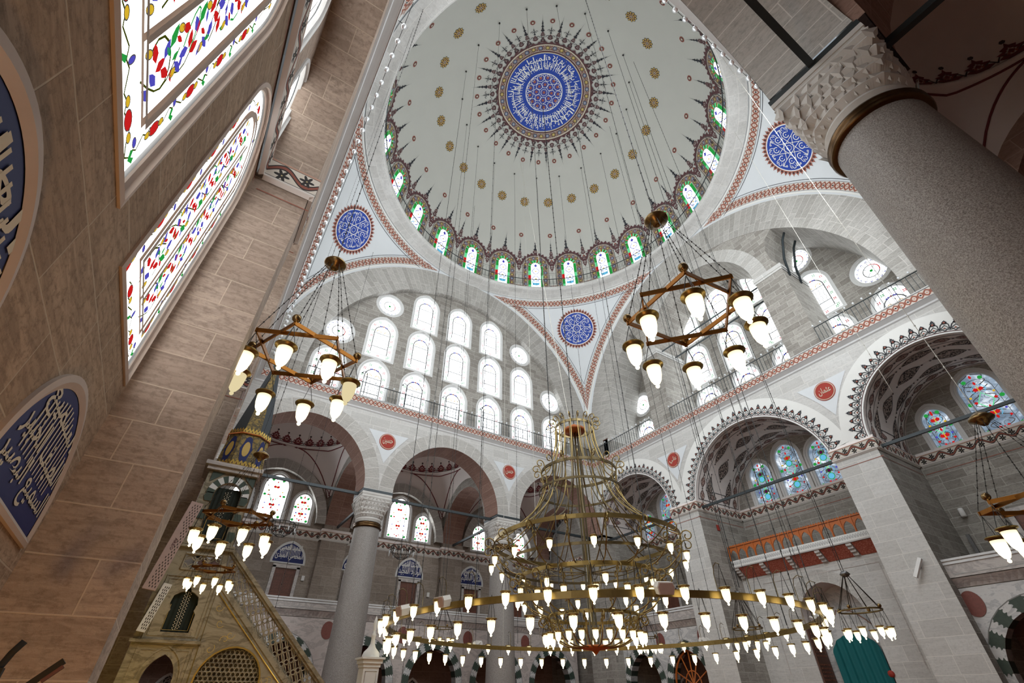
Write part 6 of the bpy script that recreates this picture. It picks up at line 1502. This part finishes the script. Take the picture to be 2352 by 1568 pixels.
def lattice(m, u0, u1, v0, v1, F, r=.105, st=.105, mat='marble_pale', th=.011, clip=None):
    nu, nv = int((u1-u0)/st), max(1, int((v1-v0)/st))
    for i in range(nu+1):
        for j in range(nv+1):
            if (i+j) % 2: continue
            cu_, cv = u0+(u1-u0)*i/nu, v0+(v1-v0)*j/nv; pts = [(cu_+r*cos(2*pi*k/14), cv+r*sin(2*pi*k/14)) for k in range(15)]; run = []
            for p in pts+[None]:
                if p and u0-.001 <= p[0] <= u1+.001 and v0-.001 <= p[1] <= v1+.001 and (clip is None or clip(*p)): run.append(p)
                else:
                    if len(run) > 1: m.tube([F(*q) for q in run], th, mat, 4, smooth=False)
                    run = []
m = MB(); lattice(m, -9.74, -9.06, 4.42, 4.72, lambda x, y: MF(x, y, .03), .12, .11, 'marble_minbar', .016); KP(m, 'kiosk_lattice')
# stair: side wall, round lattice, balustrade
sl = -.925; ztop = lambda x: 4.96+sl*(x+8.92)
m = MB(); xb = -6.0
side = [(XR, ZF), (-4.6, ZF), (-4.6, ztop(-4.6)-.78), (XR, ztop(XR)-.78)]
hole = circ(-8.22, 2.50, .60, 28)
m.poly(side, [hole], lambda x, y: MF(x, y), 'marble_minbar')
for i in range(28): a, b_ = hole[i], hole[(i+1) % 28]; m.face([MF(*a), MF(*b_), MF(*b_, .14), MF(*a, .14)], 'marble_minbar')
KP(m, 'stair_side'); m = MB()
tri = [(-8.86, 1.0), (-8.93, 4.08), (-5.6, 1.0)]
m.tube([MF(*tri[0], -.01), MF(*tri[1], -.01), MF(*tri[2], -.01)], .014, 'gilt', 5); ribbon(m, hole, .03, lambda x, y: MF(x, y, -.006), 'gilt', True); KP(m, 'gilt_line')
m = MB(); R_ = random.Random(5)
for k in range(64):   # incised gilded arabesque
    x, z = -8.86+R_.random()*1.5, 2.4+R_.random()*1.5
    if z > ztop(x)-1.05 or hypot(x+8.22, z-2.5) < .70 or x < -8.80: continue
    a0 = R_.random()*6; ribbon(m, spiral(x, z, .09, a0, .9, 9, 1 if k % 2 else -1), .010, lambda x, y: MF(x, y, -.004), 'paint_gold'); leaf2(m, x, 0, 0, 0, 0, 'paint_gold', 0) if False else None
KP(m, 'gilded_arabesque')
m = MB()
rr = random.Random(2); st = .085
for i in range(-8, 9):   # star grille in the round opening
    for j in range(-9, 10):
        x, z = -8.22+i*st*1.0+(j % 2)*st*.5, 2.50+j*st*.86
        if hypot(x+8.22, z-2.5) < .56: m.tube([MF(x+.042*cos(pi*k/3), z+.042*sin(pi*k/3), .05) for k in range(6)], .010, 'marble_minbar', 4, True, smooth=False)
KP(m, 'round_grille')
m = MB(); F = lambda s, t: MF(XR+s*cos(atan2(sl, 1)), ztop(XR)+s*sin(atan2(sl, 1))+t*1.0, .05)
L = 5.2
for t0, t1, w_ in ((-.10, .0, -.03), (-.16, -.10, 0), (-.80, -.70, -.02), (-.70, -.66, 0)):
    m.face([MF(XR, ztop(XR)+t0, w_), MF(XR, ztop(XR)+t1, w_), MF(-4.6, ztop(-4.6)+t1, w_), MF(-4.6, ztop(-4.6)+t0, w_)], 'marble_minbar'); m.face([MF(XR, ztop(XR)+t1, w_), MF(XR, ztop(XR)+t1, .15), MF(-4.6, ztop(-4.6)+t1, .15), MF(-4.6, ztop(-4.6)+t1, w_)], 'marble_minbar')
    m.face([MF(XR, ztop(XR)+t0, w_), MF(XR, ztop(XR)+t0, .15), MF(-4.6, ztop(-4.6)+t0, .15), MF(-4.6, ztop(-4.6)+t0, w_)], 'marble_minbar')
KP(m, 'handrail'); m = MB(); lattice(m, 0.05, L, -.66, -.16, F, .125, .125, 'marble_minbar', .014); KP(m, 'stair_lattice')
m = MB()
m.face([MF(XR, ZF, 1.0), MF(-4.6, ZF, 1.0), MF(-4.6, ztop(-4.6)-.4, 1.0), MF(XR, ztop(XR)-.4, 1.0)], 'marble_minbar')
for i in range(18):
    x = XR+.24*i; z = ztop(x)-.95; m.box(MF(x+.12, z, .5), (.24, .9, .22), 'marble_minbar')
KP(m, 'steps')
# painted drum and tall pointed cap
m = MB(); cx, cy = -9.38, 2.52
def octo(r, z): return [(cx+r*cos(pi/8+pi/4*i), cy+r*sin(pi/8+pi/4*i), z) for i in range(8)]
q0, q1 = octo(.575, 6.78), octo(.50, 7.62)
for i in range(8):
    j = (i+1) % 8; m.face([q0[i], q0[j], q1[j], q1[i]], 'arabesque_gold')
    A0, A1, B0, B1 = (Vector(p) for p in (q0[i], q0[j], q1[i], q1[j])); n = ((A1-A0).cross(B0-A0)).normalized()
    ctr = (A0+A1+B0+B1)/4; n = n if n.dot(ctr-Vector((cx, cy, ctr.z))) > 0 else -n
    g = lambda x, y, k=.006: (A0.lerp(A1, .5+x)*(1-y)+B0.lerp(B1, .5+x)*y)+n*k
    m.face([g(.36*cos(t)*(1-.25*abs(sin(3*t))), .5+.42*sin(t)) for t in [2*pi*u/20 for u in range(20)]], 'paint_navy'); m.face([g(.20*cos(t), .5+.24*sin(t), .01) for t in [2*pi*u/14 for u in range(14)]], 'paint_gold')
KP(m, 'painted_drum'); m = MB()
t0, t1 = octo(.49, 7.66), octo(.045, 10.35)
for i in range(8): j = (i+1) % 8; m.face([t0[i], t0[j], t1[j], t1[i]], 'arabesque_gold' if i % 2 else 'paint_slate', None)
m.lathe([(.045, 10.35), (.09, 10.42), (.04, 10.5), (.07, 10.58), (0, 10.75)], 'gilt', 8, (cx, cy, 0)); KP(m, 'pointed_cap')
for r, z in ((.60, 6.74), (.53, 7.62)):
    m = MB(); q = octo(r, z)
    for i in range(8):
        j = (i+1) % 8; A, B = Vector(q[i]), Vector(q[j]); m.tube([A, B], .018, 'wood_orange' if z > 7 else 'gilt', 4)
        for k in range(5):
            P_ = lambda t, h: A.lerp(B, (k+t)/5)+Vector((0, 0, h)); m.face([P_(.06, 0), P_(0, .07), P_(.25, .12), P_(.5, .15), P_(.75, .12), P_(1, .07), P_(.94, 0)], 'gilt'); m.face([P_(.3, .03)+(A-Vector((cx, cy, z)))*.01, P_(.5, .10)+(A-Vector((cx, cy, z)))*.01, P_(.7, .03)+(A-Vector((cx, cy, z)))*.01], 'wood_dark')
    KP(m, 'gilt_crest')
for nm, u0, u1, z0, zf in (('upper_curtain', -9.67, -9.13, 5.03, 6.2), ('lower_curtain', -9.70, -9.15, 3.28, 4.1)):
    m = MB(); N = 40; m.grid(lambda t, s: MF(u0+(u1-u0)*t, z0+(zf-z0)*s, .10+.010*sin(2*pi*6*t)), [i/N for i in range(N+1)], [0, .5, 1], 'cloth_black')
    xm = (u0+u1)/2
    for k in range(26):
        z = z0+.08+(zf-z0-.14)*k/26
        for s in (-1, 0, 1): disc(m, lambda x, y: MF(x, y, .064), xm+s*(.035+.02*(k % 2)), z+.012*s, .011, 'paint_cream', 5)
    ribbon(m, [(u0+.05, z0+.5), (u0+.05, z0+.06), (u1-.05, z0+.06), (u1-.05, z0+.5)], .010, lambda x, y: MF(x, y, .064), 'paint_gold'); KP(m, nm)
tag(o, 'tall marble pulpit with gilded side, lattice balustrade, black curtains and painted pointed cap', 'pulpit')
# newel with a leaf-shaped finial at the foot of the stair
m = MB(); m.lathe([(.0, 3.86), (.03, 3.78), (.055, 3.66), (.03, 3.56), (.03, 3.50), (.06, 3.46), (.05, 3.42), (.045, 3.38), (.05, 3.28), (.09, 3.2), (.17, 3.12), (.20, 3.05), (.20, 3.0)], 'marble_pale', 16)
m.box((0, 0, 2.99), (.54, .54, .04), 'marble_pale'); m.box((0, 0, 2.93), (.46, .46, .08), 'marble_pale'); m.box((0, 0, 2.86), (.40, .40, .08), 'marble_pale'); m.box((0, 0, (2.82+ZF)/2), (.36, .36, 2.82-ZF), 'marble_pale')
og = [(x, -.186, z) for x, z in opening(0, 1.6, .055, 2.42, .12, 5)]; m.face(og, 'void_dark'); m.tube([(-.13, -.185, 1), (-.13, -.185, 2.75), (.13, -.185, 2.75), (.13, -.185, 1)], .008, 'marble_gallery', 4)
q = m.build('stair_newel'); q.location = (-5.37, 2.0, 0); tag(q, 'white marble post with a leaf tip at the foot of the pulpit stair', 'newel post')
# mihrab niche, gold-lit stone between the pier and the pulpit
m = MB(); QF = lambda u, v, w=0.0: QIB(u, v, w)
for u0, u1, w0, z1 in ((-1.9, 1.9, .62, 5.4), (-1.65, 1.65, .50, 5.1)):
    m.box(QIB((u0+u1)/2, (ZF+z1)/2, (w0+.9)/2), (.9-w0, u1-u0, z1-ZF), 'mihrab_gold')
for u in (-1.45, 1.45, 1.0): m.lathe([(.16, ZF), (.13, 1.0), (.12, 4.3), (.14, 4.32), (.15, 4.38), (.13, 4.44), (.17, 4.7), (.18, 4.8)], 'mihrab_gold', 16, QIB(u, 0, .44))
tag(m.build('prayer_niche'), 'gold-lit marble prayer niche frame glimpsed behind the near pier', 'prayer niche')
# radiant heaters
def heater(p0, p1, wd, label, text=None):
    p0, p1 = Vector(p0), Vector(p1); d = (p1-p0).normalized(); ln = (p1-p0).length; side = Vector((1, 0, 0))-d*d.x; side.normalize(); nr = d.cross(side)
    if nr.y > 0: nr = -nr
    F = lambda u, v, w: p0+d*v+side*u-nr*w
    o = empty('wall_heater', p0); inv = Matrix.Translation(o.location).inverted(); m = MB(); h = wd/2
    c = [(-h, 0), (h, 0), (h, ln), (-h, ln)]; m.ext(c, [], None, 0, .09, 'plastic_pink' if text else 'plastic_white', None, F); q = m.build('heater_case'); q.parent = o; q.matrix_parent_inverse = inv
    m = MB(); n = int(ln/.055)
    for i in range(n):
        for j in range(6):
            u = -h+.30*wd+j*(wd*.11); v = .04+i*(ln-.08)/n; 
            if text and (u < -h+.30*wd+.35*wd*(abs(v-ln*.5) < .22*ln)*(1-abs(v-ln*.5)/(.22*ln))): continue
            if (i+j) % 2: m.face([F(u-.004, v, -.002), F(u+.010, v, -.002), F(u+.010, v+.038, -.002), F(u-.004, v+.038, -.002)], 'void_dark')
    q = m.build('slots'); q.parent = o; q.matrix_parent_inverse = inv
    if text:
        m = MB(); put_text(m, text, lambda x, y: F(-h+.08+y, ln*.56-x, -.003), 0, 0, .24, .06, 'paint_maroon'); q = m.build('lettering'); q.parent = o; q.matrix_parent_inverse = inv
    m = MB(); 
    for v in (ln*.3, ln*.7): m.tube([F(0, v, .09), F(0, v, .30)], .015, 'silver_grey', 5)
    q = m.build('bracket'); q.parent = o; q.matrix_parent_inverse = inv
    tag(o, label, 'heater')
plain('plastic_pink', (.50, .36, .33), .5)
heater((-10.12, 1.7, 3.95), (-9.91, 1.7, 5.68), .235, 'long pinkish slotted radiant heater left of the pulpit, the larger upper one', 'AREO')
heater((-9.97, 1.85, 3.27), (-9.84, 1.85, 4.10), .15, 'pale slotted radiant heater left of the lower pulpit curtain')
# loudspeakers, camera and small fittings
def speaker_box(p, rz, label, tilt=.25, s=1.0):
    m = MB(); og = [(-.13, -.10), (.13, -.10), (.16, .02), (.13, .10), (-.13, .10), (-.16, .02)]
    m.ext([(x*s, y*s) for x, y in og], [], None, -.12*s, .08*s, 'plastic_white', None, lambda x, y, d: (x, d, y)); m.ext([(x*s*.9, y*s*.86) for x, y in og], [], None, -.135*s, -.11*s, 'plastic_pink', None, lambda x, y, d: (x, d, y)); m.tube([(0, .08*s, 0), (0, .2*s, .02)], .02*s, 'plastic_white', 6)
    q = m.build('loudspeaker'); q.location = p; q.rotation_euler = (tilt, 0, rz); tag(q, label, 'loudspeaker', 'white loudspeakers on the great hoop')
for a, lb in ((-118, 'white loudspeaker clamped to the near side of the hoop, right of the chandelier centre'), (-163, 'white loudspeaker clamped to the hoop near its left end, pointing down left'), (-178, 'white loudspeaker at the far left tip of the hoop'), (160, 'small pale loudspeaker under the far left part of the hoop'), (95, 'small pale loudspeaker under the far side of the hoop before the right column'), (-48, 'white loudspeaker at the right tip of the hoop behind bright lamps'), (8, 'pale loudspeaker beneath the far right part of the hoop')):
    r = radians(a); speaker_box((CX+5.62*cos(r), CY+5.62*sin(r), 3.78), r+pi/2, lb)
m = MB(); m.box((0, 0, 0), (.09, .10, .62), 'plastic_white'); m.box((.08, 0, .05), (.1, .04, .08), 'silver_grey'); q = m.build('column_speaker'); q.location = (9.82, -4.25, 5.48); q.rotation_euler = (.55, 0.25, 0); tag(q, 'slim white column loudspeaker on the front of the right pier', 'loudspeaker')
m = MB(); m.box((0, 0, 0), (.09, .10, 1.0), 'silver_grey'); q = m.build('column_speaker'); q.location = (13.25, -5.05, 6.3); tag(q, 'dark slim column loudspeaker standing in the corner of the right bay', 'loudspeaker')
m = MB(); m.lathe([(0, .06), (.08, .05), (.09, .0), (.09, -.14), (.07, -.16), (0, -.16)], 'plastic_white', 14); q = m.build('alarm_box'); q.location = (13.3, -5.25, 7.6); q.scale = (1, 1, 1.4); tag(q, 'white rounded alarm box on the back wall of the right bay', 'alarm box')
for x, z, lb in ((-4.6, 7.15, 'small white box high on the far wall left of the left far column'), (2.3, 7.0, 'small grey box on the far wall pilaster between two lettered lunettes')):
    m = MB(); m.box((x, 16.63, z), (.14, .12, .22), 'plastic_white'); tag(m.build('wall_box'), lb, 'wall box')
m = MB(); m.tube([(-10.37, -6, 2.33), (-10.34, -6, 2.44), (-10.31, -6, 2.50)], .022, 'void_dark', 6); m.box((-10.37, -6, 2.30), (.07, .06, .12), 'void_dark'); tag(m.build('dark_fitting'), 'dark fitting at the lower left edge of the picture', 'fitting')
A, B = Vector((-10.20, -6.0, 2.26)), Vector((-10.065, -6.0, 2.405)); d = B-A; M_ = Matrix.Rotation(-atan2(d.z, d.x), 3, 'Y'); m = MB(); m.box((0, 0, 0), (d.length, .05, .035), 'void_dark', M_); m.box(M_ @ Vector((.03, .0, -.026)), (d.length*.55, .045, .022), 'paint_maroon', M_); q = m.build('dark_board'); q.location = (A+B)/2; tag(q, 'dark tilted board with a dull red face near the lower left corner', 'board')
# brown lectern cabinet on the ledge behind the left star lamp and one in the corner
for p, lb in (((-7.1, 10.12, 14.9), 'brown wooden cupboard standing on the far ledge at its left end'), ((10.3, 8.7, 14.75), 'brown wooden cupboard on the ledge in the left upper opening')):
    m = MB(); m.box((0, 0, 0), (.6, .35, 1.5 if p[1] > 10 else 1.1), 'wood_brown'); m.box((0, 0, (.76 if p[1] > 10 else .56)), (.68, .4, .06), 'wood_dark'); q = m.build('wooden_cupboard'); q.location = p; tag(q, lb, 'cupboard')
# gooseneck lamps on the far ledge
gn = None
for i, x in enumerate((-4.2, -2.0, .35, 2.75, 5.15, 7.5, -6.3)):
    if gn is None:
        m = MB(); m.tube([(0, 0, 0), (0, 0, 1.35), (0, -.05, 1.5), (0, -.2, 1.53), (0, -.3, 1.42)], .02, 'iron_dark', 5); m.lathe([(.05, 0), (.02, .06), (0, .07)], 'iron_dark', 6, (0, -.3, 1.36)); gn = m.build('gooseneck_lamp'); c = gn
    else: c = gn.copy(); COL.objects.link(c)
    c.location = (x-.95, 10.02, 14.15); c.rotation_euler = (0, 0, -1.2); tag(c, 'thin black gooseneck lamp rising over the railing of the far ledge', 'lamp', 'gooseneck lamps on the far ledge')
# cords crossing the right half
cable([(4.6, -9.0, 25.0), (2.95, -8.8, 6.7)], 'pale knotted cord crossing the right blue roundel down to the right star lamp', 'wire_pale', .011, .018) if False else None
cable([(-.3, 3.2, 34.4), (CX, CY+.2, 10.1)], 'thin pale cable reaching the crown of the great chandelier', 'wire_pale', .012, .02)
cable([(1.2, 4.4, 33.8), (1.2, 4.4, 3.9)], 'thin pale cable hanging straight down right of the dome medallion', 'wire_pale', .008, .014)
for x, y, z0, lb in ((-1.6, 9.35, 2.9, 'thin dark beaded cable before the second far arch'), (-6.6, 9.3, 4.5, 'thin dark beaded cable before the first far arch'), (2.6, 9.0, 3.6, 'thin pale cable in front of the right far column'), (9.2, 3.2, 3.8, 'thin beaded cable before the pier by the balcony'), (9.3, 1.4, 4.0, 'dark beaded cable crossing the balcony'), (9.3, 0.3, 3.9, 'second beaded cable crossing the balcony'), (9.2, -.9, 5, 'third beaded cable crossing the middle arch'), (9.35, -2.2, 4.6, 'beaded cable at the right side of the balcony'), (6.5, -6.9, 9.5, 'knotted pale cable before the right ornamented arch')):
    r = hypot(x, y); zt2 = 25.2 if r > 9.1 else 25.3+sqrt(9.7**2-r*r); cable([(x, y, zt2), (x, y, z0)], lb, 'chain_black' if 'dark' in lb or 'beaded' in lb else 'wire_pale', .008, .017)
# paired bolts and short bars at the foot of the left entrance arch
for z, lb in ((18.0, 'short black iron stub on the corner pier, upper one'), (17.45, 'short black iron stub on the corner pier, lower one')): bar([(10.3, 8.2, z), (12.2, 8.2, z)], lb, .045)
# ---------------------------------------------------------------- lamplight
plight('pulpit_floodlight', (-7.9, .2, 1.3), 20, (1, .72, .28), .15)
plight('niche_lamp', (-10.0, .3, 2.0), 32, (1, .70, .22), .12)
plight('left_wall_lamp', (-10.1, -8.2, 1.0), 130, (1, .62, .25), .12)
